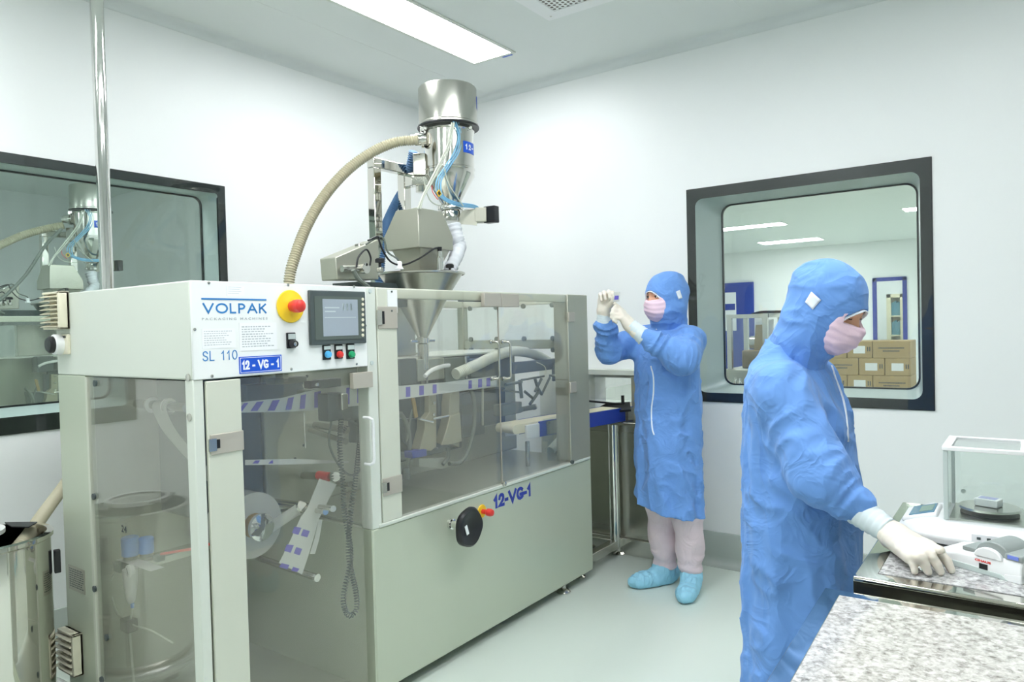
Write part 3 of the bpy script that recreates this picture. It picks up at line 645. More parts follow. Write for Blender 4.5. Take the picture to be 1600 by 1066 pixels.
p0 = F(751, 458); p1 = F(780, 480); p2_ = F(808, 481)
MB().box(XF, XF+.02, p0[0], ym-.003, p1[1], p0[1]).build('interlock_housing', LATCH, PM, bevel=.002)
MB().box(XF, XF+.02, ym+.001, p2_[0]-.01, p1[1], p0[1]).build('interlock_housing', LATCH, PM, bevel=.002)
p0 = F(720, 461, XF-.06); p1 = F(750, 472, XF-.06)
MB().box(XF-.08, XF-.05, p0[0], p1[0], p1[1], p0[1]).build('guard_switch', SLATE, PM, bevel=.003)
for (px, sgn) in ((777, -1), (795, 1)):
    y, za = F(px, 534, XF+.03); _, zb = F(px+1, 592, XF+.03); d = .016*sgn
    q = [(XF, y-.010, za), (XF+.022, y-.010, za), (XF+.034, y-.004, za-.002), (XF+.038, y, za-.014), (XF+.038, y, zb+.014), (XF+.034, y-.004, zb+.002), (XF+.022, y-.010, zb), (XF, y-.010, zb)]
    h = MB().tube(q, .0052, 12).build('pull_handle', BRUSH, PM)
    for z in (za, zb): MB().lathe([(.010, 0), (.010, .006), (.006, .009)], (XF, y-.010, z), (1, 0, 0), 16).build('rosette', BRUSH, h)
MB().lathe([(.012, 0), (.012, .01), (.008, .012)], (XF+.002, F(786, 756)[0], F(786, 756)[1]), (1, 0, 0), 14).build('door_knob', BRUSH, PM)
MB().lathe([(.010, 0), (.010, .012), (.008, .014)], (XF+.002, F(892, 722)[0], F(892, 722)[1]), (1, 0, 0), 14).build('door_knob', DGREY, PM)

# control panel furniture
def onpanel(name, m, x0, y0, x1, y1, d=.002, base=0, parent=cp, bev=0):
    a = F(x0, y0); c = F(x1, y1)
    return MB().box(XF+base, XF+base+d, a[0], c[0], c[1], a[1]).build(name, m, parent, bevel=bev)
hm = onpanel('touch_terminal', DGREY, 480, 453.5, 569.5, 536, .012, 0, cp, .003)
a = F(487, 463); c = F(566, 529); MB().box(XF+.011, XF+.0135, a[0], c[0], c[1], a[1]).build('bezel', mat('terminal bezel', (88, 98, 92), .35), hm)
a = F(499.5, 467.5); c = F(556, 524); MB().box(XF+.013, XF+.0142, a[0], c[0], c[1], a[1]).build('display', SCREEN, hm)
for k in range(8):
    y, z = F(562.5, 468+k*8.0); MB().lathe([(.0055, 0), (.0055, .003), (.002, .004)], (XF+.0132, y, z), (1, 0, 0), 12).build('key', CREAM, hm)
pr = MB()
for r in range(3):
    for k in range(3): a = F(531+k*6, 474.5+0*r); pr.box(XF+.0141, XF+.0144, a[0], a[0]+.008, a[1]-.024, a[1])
pr.box(XF+.0141, XF+.0144, F(503, 480)[0], F(526, 480)[0], F(503, 482)[1], F(503, 480)[1]).box(XF+.0141, XF+.0144, F(503, 480)[0], F(520, 480)[0], F(503, 488)[1], F(503, 486)[1])
pr.box(XF+.0141, XF+.0144, F(503, 496)[0], F(552, 496)[0], F(503, 497)[1], F(503, 496)[1])
pr.build('screen_print', mat('screen print', (178, 190, 192), .3), hm, smooth=False)
# big emergency stop
y, z = F(453, 479)
es = MB().lathe([(.052, 0), (.054, .003), (.052, .006), (.03, .008), (.022, .012)], (XF, y, z), (1, 0, 0), 40).build('emergency_stop', YEL, cp)
MB().lathe([(.017, .006), (.018, .02), (.021, .026), (.022, .045), (.020, .056), (.012, .062), (.001, .064)], (XF, y, z), (1, 0, 0), 32).build('mushroom_button', RED, es)
# key switch
ks = onpanel('key_switch', BLK, 446.5, 520, 461, 544, .006, 0, cp, .002)
a = F(448.5, 522); c = F(459.5, 530); MB().box(XF+.006, XF+.0075, a[0], c[0], c[1], a[1]).build('legend_plate', REVEAL, ks)
y, z = F(454, 537.5); MB().lathe([(.013, 0), (.014, .012), (.010, .022), (.009, .022), (.009, .018)], (XF+.006, y, z), (1, 0, 0), 20).build('barrel', BLK, ks)
MB().lathe([(.007, 0), (.007, .004), (.002, .005)], (XF+.022, y, z), (1, 0, 0), 14).build('lock', BRUSH, ks)
for px, m in ((509.5, SKYB), (528, RED), (546.5, GREENB)):
    pb = onpanel('push_button', BLK, px-6.5, 539.5 if px < 520 else (538.5 if px < 540 else 537.5), px+6.5, 562 if px < 520 else 560.5, .006, 0, cp, .002)
    a = F(px-5, 541 if px < 540 else 539.5); c = F(px+5, 546); MB().box(XF+.006, XF+.0075, a[0], c[0], c[1], a[1]).build('legend_plate', REVEAL, pb)
    y, z = F(px+.3, 554); MB().lathe([(.012, 0), (.0125, .004), (.010, .012), (.001, .0135)], (XF+.006, y, z), (1, 0, 0), 20).build('cap', m, pb)
# paper labels and lettering
def paper_label(x0, y0, x1, y1, rows):
    l = onpanel('paper_label', PAPER, x0, y0, x1, y1, .001)
    a = F(x0, y0); c = F(x1, y1); q = MB(); W_ = c[0]-a[0]; H_ = a[1]-c[1]
    for r in range(rows):
        zz = a[1]-H_*(.12+.8*r/rows); u = .06
        while u < .62+.3*random.random():
            d = .03+.05*random.random(); q.box(XF+.001, XF+.0013, a[0]+W_*u, a[0]+W_*(u+d), zz-H_*.035, zz); u += d+.025
    q.build('print', INKG, l, smooth=False)
paper_label(354, 446.5, 382, 463, 4); paper_label(315, 514, 368, 543, 7); paper_label(373.5, 505, 433, 546, 9)
yA, zA = F(314.5, 467); yB, _ = F(416, 470)
MB().box(XF, XF+.0012, yA, yB, zA-.0025, zA+.0025).build('logo_line', INK, cp)
_, zb = F(365, 490); _, zt_ = F(365, 474)
strokes('logo_lettering', 'VOLPAK', INK, cp, (XF+.0002, yA+.003, zb), YV, ZV, zt_-zb, yB-yA-.004, .17, .36)
_, zb = F(365, 500); _, zt_ = F(365, 496)
text_mesh('logo_lettering', 'P A C K A G I N G   M A C H I N E S', INKG, cp, (XF+.0003, yA, zb), YV, ZV, (zt_-zb)*.9, yB-yA+.002, bold=.004)
ya_, zb = F(316.5, 565); yb_, _ = F(371, 564); _, zt_ = F(320, 549)
strokes('model_lettering', 'SL 110', INK, cp, (XF+.0002, ya_, zb), YV, ZV, (zt_-zb), yb_-ya_, .10, .30)
sg = MB(); a = F(373, 557); c = F(440, 580); sg.box(XF, XF+.002, a[0], c[0], c[1]+.001, a[1]-.002)
sg = sg.build('number_sign', SIGNB, cp)
zs0, zs1 = c[1]+.001, a[1]-.002
fixn(MB().ring([(XF+.002, p, q) for p, q in rrect(a[0]+.003, c[0]-.003, zs0+.003, zs1-.003, .002, 2)], [(XF+.002, p, q) for p, q in rrect(a[0]+.0045, c[0]-.0045, zs0+.0045, zs1-.0045, .002, 2)], (.0004, 0, 0)).build('border', PAPER, sg, smooth=False))
strokes('lettering', '12 - VG - 1', PAPER, sg, (XF+.0021, a[0]+.008, zs0+.012), YV, ZV, zs1-zs0-.024, c[0]-a[0]-.016, .20, .26)
# base cabinet lettering, handwheel and emergency stop
ya_, zb = F(771, 801); yb_, zb2 = F(831, 788.5); _, zt_ = F(773, 777)
strokes('number_lettering', '12-VG-1', INKN, bc, (XF+.0002, ya_, .5765), YV, ZV, .062, yb_-ya_, .25, .26)
y, z = F(752, 799)
es = MB().lathe([(.028, 0), (.030, .003), (.028, .006), (.015, .007)], (XF, y, z), (1, 0, 0), 32).build('emergency_stop', YEL, bc)
MB().lathe([(.010, .005), (.011, .03), (.016, .036), (.017, .052), (.013, .062), (.001, .066)], (XF, y, z), (1, 0, 0), 28).build('mushroom_button', RED, es)
yh, zh = F(733, 824, XF+.10)
hw = MB().lathe([(.022, 0), (.022, .012), (.016, .014), (.016, .05), (.020, .054), (.020, .07)], (XF, yh, zh), (1, 0, 0), 28).build('handwheel_shaft', CHROME, bc)
rings = []; n = 60
prof = [(.001, .098), (.022, .098), (.040, .104), (.060, .112), (.072, .114), (.080, .106), (.080, .094), (.070, .086), (.05, .084), (.03, .08), (.001, .078)]
for r, h in prof:
    rings.append([(XF+h, yh+(r*(1+.028*math.cos(5*t)) if r > .05 else r)*math.cos(t), zh+(r*(1+.028*math.cos(5*t)) if r > .05 else r)*math.sin(t)) for t in np.linspace(0, 2*PI, n, endpoint=False)])
hwl = MB().loft(rings).build('handwheel', BLK, bc)
q = np.array((XF+.106, yh-.022, zh-.006)); MB().obox(q, XV, nrm((0, .35, -1)), nrm((0, 1, .35)), .0016, .02, .007).build('sticker', PAPER, hwl)
# side of the control box: louvre vents, main switch, nameplate
def louvre(name, y, x0, x1, z0, z1, n=8):
    v = MB().box(x0, x1, y-.010, y, z0, z1).box(x1-.016, x1, y-.034, y, z0, z1).box(x0, x1, y-.034, y, z1-.008, z1).box(x0, x1, y-.034, y, z0, z0+.008).build(name, CREAM, PM, bevel=.002)
    h = (z1-z0-.012)/n
    sl = MB()
    for k in range(n):
        zz = z1-.008-k*h
        sl.prism([(x0-.012, y-.010, zz-.002), (x0-.012, y-.014, zz-.000), (x0-.012, y-.040, zz-h*.62), (x0-.012, y-.036, zz-h*.75)], (x1-x0-.002, 0, 0))
    sl.build('slats', CREAM, v, smooth=False); return v
a = onY(80, 457, Y0-.02); c = onY(112, 514, Y0-.02)
louvre('louvre_vent', Y0, XB-.02, XB+.115, c[2], a[2])
c1 = onY(105, 1052, Y0-.02); c2 = onY(105, 985, Y0-.02)
louvre('louvre_vent', Y0, XB-.005, XB+.12, c1[2]+.01, c2[2], 6)
a = onY(90, 523, Y0-.02); c = onY(110, 554, Y0-.02)
sw = MB().box(XB+.02, XB+.115, Y0-.012, Y0, c[2], a[2]).build('main_switch', CREAM, PM, bevel=.003)
zc_ = (a[2]+c[2])/2; MB().lathe([(.036, 0), (.036, .022), (.030, .026)], (XB+.062, Y0-.012, zc_), (0, -1, 0), 28).build('collar', WHITE, sw)
MB().lathe([(.030, .024), (.030, .036), (.024, .042), (.001, .044)], (XB+.062, Y0-.012, zc_), (0, -1, 0), 28).build('rotary_knob', BLK, sw)
MB().box(XB+.085, XB+.105, Y0-.0135, Y0-.012, zc_+.022, zc_+.03).build('legend', BLK, sw)
a = onY(107, 882, Y0); c = onY(134, 930, Y0)
npl = MB().box(a[0], c[0], Y0-.002, Y0, c[2], a[2]).build('nameplate', MATTST, PM)
q = MB()
for r in range(9):
    zz = a[2]-(a[2]-c[2])*(.1+.09*r); u = .08
    while u < .85: d = .05+.1*random.random(); q.box(a[0]+(c[0]-a[0])*u, a[0]+(c[0]-a[0])*min(.94, u+d), Y0-.0024, Y0-.002, zz-.003, zz); u += d+.04
q.build('print', DGREY, npl, smooth=False)
# inside the tower: film roller with web, air preparation unit, tubes
p = onX(249, 636, -2.5)
def Tw(x, y, Y): return onY(x, y, Y)
ra = Tw(206, 630, 1.42); rb = Tw(292, 645, 1.42)
rl = MB().cyl(ra, (rb[0], ra[1], ra[2]), .017).build('film_roller', BRUSH, PM)
for px in (236, 262): c_ = Tw(px, 633, 1.42); MB().lathe([(.018, 0), (.030, .002), (.030, .012), (.018, .014)], (c_[0], 1.42, ra[2]), (1, 0, 0), 24).build('collar', WHITE, rl)
w0 = Tw(238, 633, 1.40); w1 = Tw(258, 633, 1.40)
xa, xb = w0[0]+.01, w1[0]+.01
pa = [(xa, 1.42, ra[2]+.019), (xa, 1.398, ra[2]+.010), (xa, 1.396, ra[2]-.02), (xa+.05, 1.41, ra[2]-.10), (xa+.17, 1.45, ra[2]-.22), (xa+.28, 1.50, ra[2]-.34)]
pbm = [(x+xb-xa+.01, y, z) for x, y, z in pa]
MB().band(catmull(pa, 6), catmull(pbm, 6), (0, .0008, 0)).build('white_web', FILM, PM)
s_ = 1.30
def R_(x, y, Y=s_): return onY(x, y, Y)
ap = thing('air_regulator', 'pneumatic regulator with two blue caps behind the clear side window', 'air regulator', R_(203, 930))
def cylr(par, name, m, px, py0, py1, r, prof=None):
    a = R_(px, py0); c = R_(px, py1); h = a[2]-c[2]
    return MB().lathe(prof(h) if prof else [(r*.9, 0), (r, h*.06), (r, h*.94), (r*.86, h)], (c[0], s_, c[2]), n=24).build(name, m, par)
cylr(ap, 'blue_cap', BLUEP, 204, 839, 868, .030); cylr(ap, 'blue_cap', BLUEP, 229, 840, 864, .025)
cylr(ap, 'black_ring', BLK, 204, 866, 874, .024); cylr(ap, 'black_ring', BLK, 229, 862, 870, .022)
a = R_(193, 872); c = R_(246, 890); MB().box(a[0], c[0], s_-.025, s_+.025, c[2], a[2]).build('valve_body', WHITE, ap, bevel=.008)
a = R_(186, 876); c = R_(196, 894); MB().box(a[0], c[0], s_-.022, s_+.022, c[2], a[2]).build('inlet_block', DGREY, ap, bevel=.004)
a = R_(245, 866); c = R_(252, 878); MB().box(a[0], c[0], s_-.016, s_+.016, c[2], a[2]).build('outlet_fitting', DGREY, ap, bevel=.004)
cylr(ap, 'filter_bowl', WHITE, 205, 890, 943, .026, lambda h: [(.008, 0), (.014, .01), (.018, h*.25), (.024, h*.6), (.026, h)])
cylr(ap, 'drain_tip', BLUEP, 207, 943, 950, .006)
a = R_(218, 888); gg = MB().lathe([(.022, 0), (.022, .014), (.019, .016), (.001, .016)], (a[0], s_-.026, a[2]), (0, -1, 0), 24).build('pressure_gauge', WHITE, ap)
MB().obox((a[0], s_-.043, a[2]), nrm((.5, 0, -1)), YV, nrm((1, 0, .5)), .012, .0006, .001).build('needle', BLK, gg)
MB().tube([R_(252, 866), R_(300, 858), R_(330, 850)], .0045).build('air_hose', RED, ap)
MB().tube(catmull([R_(186, 888), R_(174, 905), R_(174, 930), R_(184, 960), R_(200, 975), R_(207, 1040), R_(210, 1075)], 8), .004).build('air_hose', TUBEC, ap)
MB().tube(catmull([R_(207, 950), R_(206, 975), R_(235, 985), R_(270, 1005)], 8), .003).build('air_hose', TUBEC, ap)
MB().box(R_(195, 960)[0], R_(207, 960)[0], s_-.02, s_+.02, R_(200, 985)[2], R_(200, 966)[2]).build('tee_fitting', BLK, ap, bevel=.004)
MB().box(R_(200, 900)[0]-.03, R_(200, 900)[0]+.05, s_+.025, 1.84, R_(200, 890)[2], R_(200, 880)[2]).build('mounting_bracket', BRUSH, ap)
text_mesh('marker_number', '24', INKD, PM_w, R_(190, 831, Y0+.0035), (1, 0, 0), (0, 0, 1), .022, .034)

# film web, rollers and drives seen through the guards
FX_ = -2.16
def web(name, pts, hgt, prints=True, thick=(.0008, 0, 0), parent=PM, n=18):
    """pts: (px, y_top, y_bottom, X)"""
    top = []; bot = []
    for px, ya, yb, X in pts: top.append(onX(px, ya, X)); bot.append(onX(px, yb, X))
    wv = MB().band(top, bot, thick).build(name, FILM, parent)
    return top, bot, wv
fw_ = tag(None or MB().band([onX(372, 629, -2.22), onX(440, 622, -2.2), onX(500, 607, -2.18), onX(560, 600, -2.17), onX(628, 603, FX_), onX(700, 597, FX_), onX(776, 587, FX_)],
                 [onX(372, 645, -2.22), onX(440, 644, -2.2), onX(500, 641, -2.18), onX(560, 634, -2.17), onX(628, 624, FX_), onX(700, 614, FX_), onX(776, 604, FX_)], (-.0008, 0, 0)).build('printed_film', FILM),
       'white film web with violet prints running level through the machine', 'film')
def quadprint(parent, a, b, c, d, m=VIOLET, off=(.0006, 0, 0), name='print'):
    o = MB().prism([a, b, c, d], off).build(name, m, parent, smooth=False); return o
top = [(372, 629, -2.22), (440, 622, -2.2), (500, 607, -2.18), (560, 600, -2.17), (628, 603, FX_), (700, 597, FX_), (776, 587, FX_)]
bot = [(372, 645, -2.22), (440, 644, -2.2), (500, 641, -2.18), (560, 634, -2.17), (628, 624, FX_), (700, 614, FX_), (776, 604, FX_)]
def interp(tab, x):
    xs = [t[0] for t in tab]; return (np.interp(x, xs, [t[1] for t in tab]), np.interp(x, xs, [t[2] for t in tab]))
for (xa, xb, sk) in ((376, 383, 5), (396, 407, 5), (422, 433, 4), (448, 457, 2), (469, 477, 1), (491, 501, 0), (541, 546, 0), (558, 567, 0), (634, 641, 0), (655, 662, 0), (676, 682, 0), (732, 737, 0), (747, 753, 0), (760, 766, 0)):
    pts = []
    for x, f_, s2 in ((xa+sk, .12, 0), (xb+sk, .12, 0), (xb-sk, .88, 0), (xa-sk, .88, 0)):
        (yt, X1), (yb_, X2) = interp(top, x), interp(bot, x); pts.append(np.array(onX(x, yt+(yb_-yt)*f_, X1))+np.array((.0004, 0, 0)))
    quadprint(fw_, *pts)
# second, edge-on web lower down
tp = [onX(383, 719, -2.25), onX(460, 717, -2.22), onX(545, 721, -2.2)]; bt = [onX(383, 727, -2.25), onX(460, 726, -2.22), onX(545, 723, -2.2)]
f2 = MB().band(tp, bt, (-.0008, 0, 0)).build('printed_film', FILM); tag(f2, 'narrow edge-on film web below the level web', 'film')
for x in (395, 420, 447, 471, 493):
    pts = [np.array(onX(x+4, 719.5, -2.235))+(.001, 0, 0), np.array(onX(x+11, 719.5, -2.235))+(.001, 0, 0), np.array(onX(x+8, 724.5, -2.235))+(.001, 0, 0), np.array(onX(x-1, 724.5, -2.235))+(.001, 0, 0)]
    quadprint(f2, *pts)
# hanging web: from the roller down to the folding bars
def W2(x, y, X=-2.12): return np.array(onX(x, y, X))
L1 = [W2(499, 748), W2(488, 775), W2(480, 795), W2(470, 808), W2(452, 848), W2(436, 880)]; R1 = [W2(526, 757), W2(514, 780), W2(504, 800), W2(498, 812), W2(484, 862), W2(472, 898)]
f3 = MB().band(L1, R1, (-.0008, 0, 0)).build('printed_film', FILM); tag(f3, 'slack film web hanging at a slant with violet squares printed on it', 'film')
for (a, c, d, e) in (((460, 823), (471, 825), (466, 836), (456, 833)), ((474, 827), (484, 830), (480, 840), (470, 837)), ((448, 851), (459, 852), (454, 864), (444, 861)), ((440, 880), (452, 883), (449, 890), (436, 886)), ((458, 886), (468, 889), (464, 894), (455, 892)), ((463, 855), (472, 858), (468, 868), (459, 865))):
    quadprint(f3, *[W2(*q, -2.119) for q in (a, c, d, e)])
L2 = [W2(498, 812), W2(492, 840), W2(484, 866)]; R2 = [W2(504, 812), W2(499, 842), W2(492, 866)]
MB().band(L2, R2, (-.0008, 0, 0)).build('film_edge', FILM, f3)
def roller(name, pa, pb, Xa, Xb, r, m=BRUSH, parent=PM, cap=True):
    a = np.array(onX(*pa, Xa)); c = np.array(onX(*pb, Xb)); o = MB().cyl(a, c, r).build(name, m, parent)
    if cap: d = nrm(c-a); MB().cyl(c-d*.008, c+d*.004, r*1.18).build('end_cap', CHROME, o)
    return o
# roll of film on its spindle at lower left of the tower opening
yr, zr = F(392, 820, -2.35)
roll = thing('film_roll', 'clear film roll on a steel spindle low behind the tower door', 'film roll', (-2.35, yr, zr-.12))
MB().lathe([(.045, 0), (.12, 0), (.12, .12), (.045, .12)], (-2.45, yr, zr), (1, 0, 0), 48).build('film', FILM, roll)
MB().lathe([(.03, 0), (.045, 0), (.045, .125), (.03, .125)], (-2.45, yr, zr), (1, 0, 0), 32).build('core', GOLD, roll)
MB().lathe([(.028, 0), (.028, .18), (.05, .185), (.05, .2), (.02, .21), (.001, .212)], (-2.48, yr, zr), (1, 0, 0), 30).build('spindle', CHROME, roll)
roller('guide_roller', (420, 786), (508, 800), -2.5, -2.06, .0095); roller('guide_roller', (430, 783), (520, 795), -2.5, -2.02, .0095)
roller('tension_bar', (385, 865), (495, 903), -2.5, -2.08, .012)
roller('dancer_roller', (420, 826), (472, 792), -2.35, -2.2, .020, WHITE)
roller('guide_roller', (492, 664), (540, 672), -2.5, -2.2, .014); roller('guide_roller', (484, 672), (540, 690), -2.5, -2.2, .011)
rr_ = roller('drive_roller', (474, 743), (524, 745), -2.5, -2.12, .015)
c_ = np.array(onX(506, 744, -2.2)); MB().cyl(c_-(.03, 0, 0), c_+(.03, 0, 0), .017).build('red_sleeve', RED, rr_)
roller('guide_roller', (527, 757), (548, 757), -2.35, -2.15, .010)
# web sensor, bracket and drives above
def blk(name, m, x0, y0, x1, y1, X, d, bev=.004, par=PM):
    a = onX(x0, y0, X); c = onX(x1, y1, X); return MB().box(X-d, X, a[1], c[1], c[2], a[2]).build(name, m, par, bevel=bev)
sb = blk('code_sensor', DGREY, 512, 616, 536, 656, -2.12, .06)
blk('sensor_head', BRUSH, 534, 616, 545, 640, -2.10, .05, par=sb)
blk('sensor_arm', DGREY, 500, 594, 534, 604, -2.14, .05)
blk('clamp_block', BLK, 485, 596, 502, 606, -2.15, .04)
roller('adjusting_screw', (474, 603), (497, 601), -2.2, -2.14, .006, CHROME, cap=False)
blk('mounting_bar', SLATE, 385, 602, 476, 628, -2.45, .05); blk('mounting_bar', RUBBER, 476, 610, 512, 622, -2.3, .05)
blk('cross_bar', RUBBER, 430, 592, 480, 597, -2.35, .06); blk('bracket_post', INNER, 442, 580, 452, 598, -2.35, .05)
roller('thin_rod', (475, 645), (477, 700), -2.3, -2.3, .0028, CHROME, cap=False)
ib = MB().box(XF, XF+.02, F(546, 583)[0], F(577, 580)[0]-.001, F(547, 608)[1], F(547, 583)[1]).build('guard_lock_cover', LATCH, PM, bevel=.002)
blk('motor', RUBBER, 550, 628, 575, 655, -2.25, .08); blk('motor', RUBBER, 556, 655, 572, 690, -2.28, .05)
MB().tube(catmull([onX(518, 655, -2.14), onX(514, 690, -2.16), onX(525, 720, -2.16), onX(545, 742, -2.16), onX(562, 735, -2.16), onX(573, 705, -2.16), onX(566, 672, -2.16), onX(545, 655, -2.14)], 10), .0045, 8).build('sensor_cable', RUBBER, PM)
# coiled cable
def coil(name, ctrl, r, pitch, wire, m, parent):
    P = np.array(catmull(ctrl, 40)); d = np.linalg.norm(np.diff(P, axis=0), axis=1); L = np.concatenate([[0], np.cumsum(d)]); tot = L[-1]
    turns = tot/pitch; n = int(turns*12); ts = np.linspace(0, tot, n); C = np.stack([np.interp(ts, L, P[:, k]) for k in range(3)], 1)
    fr = frames(C); pts = [p+(u*math.cos(2*PI*t/pitch)+v*math.sin(2*PI*t/pitch))*r for (p, u, v), t in zip(fr, ts)]
    return MB().tube(pts, wire, 6).build(name, m, parent, angle=180)
XCc = XF+.03
cc = coil('coiled_cable', [onX(533, 656, -2.12), onX(531, 700, -2.08), onX(536, 760, -2.05), onX(538, 800, -2.03), onX(548, 868, -2.02), onX(537, 930, -2.02), onX(540, 955, -2.02), onX(548, 962, -2.02), onX(557, 952, -2.02), onX(556, 925, -2.02), onX(545, 868, -2.02), onX(548, 800, -2.03), onX(556, 745, -2.05), onX(562, 690, -2.1), onX(564, 655, -2.14)], .0085, .0105, .0022, DGREY, PM)
# sealing jaws in the main compartment
def poly(name, m, pts, X, d, par=PM, bev=.003): return MB().prism([onX(x, y, X) for x, y in pts], (-d, 0, 0)).build(name, m, par, bevel=bev)
JX = -2.2
JM = mat('cream enamel jaw arm', (166, 162, 138), .4, .3)
blk('dark_recess_plate', DGREY, 622, 562, 722, 700, -2.47, .02)
poly('jaw_arm', JM, [(671, 608), (682, 608), (682, 698), (674, 705), (655, 703), (664, 670), (664, 655), (671, 645)], JX, .05)
poly('jaw_arm', JM, [(706, 604), (718, 601), (718, 700), (708, 695), (692, 694), (702, 655), (702, 630)], JX, .05)
poly('jaw_plate', JM, [(704, 650), (719, 645), (722, 690), (712, 694), (690, 696), (699, 668)], JX+.012, .01)
for px, py in ((677, 613), (677, 630), (677, 648)):
    c_ = np.array(onX(px, py, JX)); MB().lathe([(.007, 0), (.007, .006), (.003, .007)], c_, (1, 0, 0), 16).build('bolt', BRUSH, PM)
poly('heater_block', DGREY, [(657, 608), (671, 608), (671, 650), (657, 655)], JX-.03, .05)
poly('heater_block', SLATE, [(684, 606), (704, 606), (700, 648), (686, 650)], JX-.05, .05)
poly('heater_block', DGREY, [(624, 655), (660, 655), (660, 700), (645, 708), (628, 690)], JX-.06, .08)
poly('valve_island', BLUEP if False else NAVYD, [(644, 706), (667, 702), (667, 713), (645, 717)], JX+.02, .05)
poly('drive_block', SLATE, [(680, 655), (700, 655), (692, 700), (678, 702)], JX-.06, .08)
roller('jaw_shaft', (676, 655), (700, 650), JX, JX, .006, CHROME, cap=False); roller('jaw_shaft', (655, 655), (676, 660), JX, JX, .006, CHROME, cap=False)
poly('golden_rod', GOLD, [(644, 622), (649, 622), (654, 652), (649, 654)], JX, .01)
c_ = onX(684, 703, JX); MB().lathe([(.025, 0), (.025, .006), (.010, .01), (.010, .06)], (c_[0]-.03, c_[1], c_[2]), (0, 0, 1), 24).build('jaw_pedestal', SLATE, PM)
for pts, r in (([(625, 645), (636, 665), (640, 700), (634, 745)], .010), ([(719, 600), (738, 615), (741, 660), (733, 700), (720, 722), (702, 725)], .010), ([(700, 700), (700, 715), (692, 726)], .009), ([(645, 640), (640, 660), (635, 690)], .006)):
    MB().tube(catmull([onX(x, y, JX-.02) for x, y in pts], 10), r, 12).build('grey_hose', RUBBER, PM)
c_ = onX(634, 742, JX); MB().lathe([(.018, 0), (.02, .02), (.014, .05)], (c_[0], c_[1], c_[2]-.02), n=20).build('hose_fitting', DGREY, PM)
poly('linkage', INNER, [(655, 716), (700, 716), (706, 728), (690, 733), (655, 730)], JX-.03, .04)
blk('upper_block', DGREY, 624, 562, 652, 600, -2.35, .1); blk('upper_block', INNER, 652, 562, 695, 592, -2.38, .1); blk('pusher_housing', SLATE, 735, 562, 800, 588, -2.36, .1)
blk('upper_drive', RUBBER, 695, 560, 735, 598, -2.4, .08)
roller('post', (727, 557), (729, 592), -2.3, -2.3, .006, CHROME, cap=False)
roller('post', (754, 606), (754, 665), -2.3, -2.3, .006, INNER, cap=False)
for k, (y0_, y1_) in enumerate(((615, 626), (632, 640), (648, 660), (665, 678))): blk('pouch_guide', (SLATE, DGREY, SLATE, DGREY)[k], 722, y0_, 790 if k < 3 else 758, y1_, -2.4, .06)
MB().corr(catmull([onX(664, 588, -2.12), onX(674, 579, -2.13), onX(690, 573, -2.15), onX(701, 571, -2.2)], 10), .009, .006).build('white_sleeve', WHITE, PM)
MB().corr(catmull([onX(712, 585, -2.3), onX(745, 570, -2.3), onX(775, 556, -2.32), onX(805, 549, -2.35), onX(840, 556, -2.38), onX(872, 577, -2.4), onX(890, 600, -2.42), onX(897, 640, -2.42), onX(885, 675, -2.42), onX(860, 705, -2.42)], 12), .028, .012, .07, 16).build('extraction_hose', TUBEC, PM)
blk('suction_beam', SLATE, 800, 567, 876, 576, -2.35, .04); blk('beam_bracket', SLATE, 868, 567, 876, 595, -2.33, .03)
def stick(pa, pb, r=.006, m=RUBBER, X=-2.28): roller('linkage_rod', pa, pb, X, X, r, m, cap=False)
for pa, pb, r in (((790, 601), (815, 597), .008), ((812, 594), (815, 622), .010), ((815, 594), (850, 588), .006), ((836, 592), (842, 612), .009), ((842, 612), (828, 632), .009), ((846, 592), (836, 612), .008), ((840, 606), (846, 616), .009), ((846, 617), (859, 590), .007), ((859, 587), (870, 587), .007), ((820, 612), (832, 622), .008), ((785, 610), (812, 613), .006)): stick(pa, pb, r)
blk('sealing_head', RUBBER, 785, 633, 816, 645, -2.27, .06); roller('sealing_shaft', (814, 640), (835, 636), -2.28, -2.28, .014, RUBBER)
MB().tube(catmull([onX(838, 566, -2.3), onX(850, 572, -2.3), onX(853, 580, -2.3), onX(850, 588, -2.3)], 8), .003, 8).build('thin_tube', TUBEC, PM)
# clear outlet chute around the conveyor
ch = poly('outlet_chute', GLASS, [(849, 655), (887, 647), (887, 720), (856, 720), (856, 690), (849, 690)], XF-.02, .004, bev=0)

# ------------------------------------------------------------------ auger filler on the machine
FCX, FCY = -2.40, 2.589
AF = thing('auger_filler', 'steel funnel filler with angular motor housing on top of the packing machine', 'auger filler', (FCX, FCY, 1.04))
MB().lathe([(.206, 1.652), (.212, 1.655), (.213, 1.662), (.206, 1.665), (.150, 1.580), (.122, 1.535), (.024, 1.352), (.022, 1.345), (.020, 1.352), (.118, 1.536), (.146, 1.582)], (FCX, FCY, 0), n=64, cap=False).build('funnel', BRUSH, AF)
MB().lathe([(.05, 1.655), (.208, 1.655), (.208, 1.6595), (.05, 1.6595)], (FCX, FCY, 0), n=48).build('funnel_lid', BRUSH, AF)
cl = MB().lathe([(.020, 1.325), (.032, 1.328), (.032, 1.352), (.020, 1.355)], (FCX, FCY, 0), n=32).build('neck_clamp', STEEL, AF)
for s in (-1, 1): MB().obox((FCX, FCY+s*.06, 1.338), YV, XV, ZV, .026, .005, .008).build('wing', STEEL, cl, bevel=.004)
MB().lathe([(.0265, 1.20), (.0265, 1.322), (.02, 1.325), (.02, 1.19), (.006, 1.075), (.012, 1.075), (.0265, 1.19)], (FCX, FCY, 0), n=32, cap=False).build('filling_tube', BRUSH, AF)
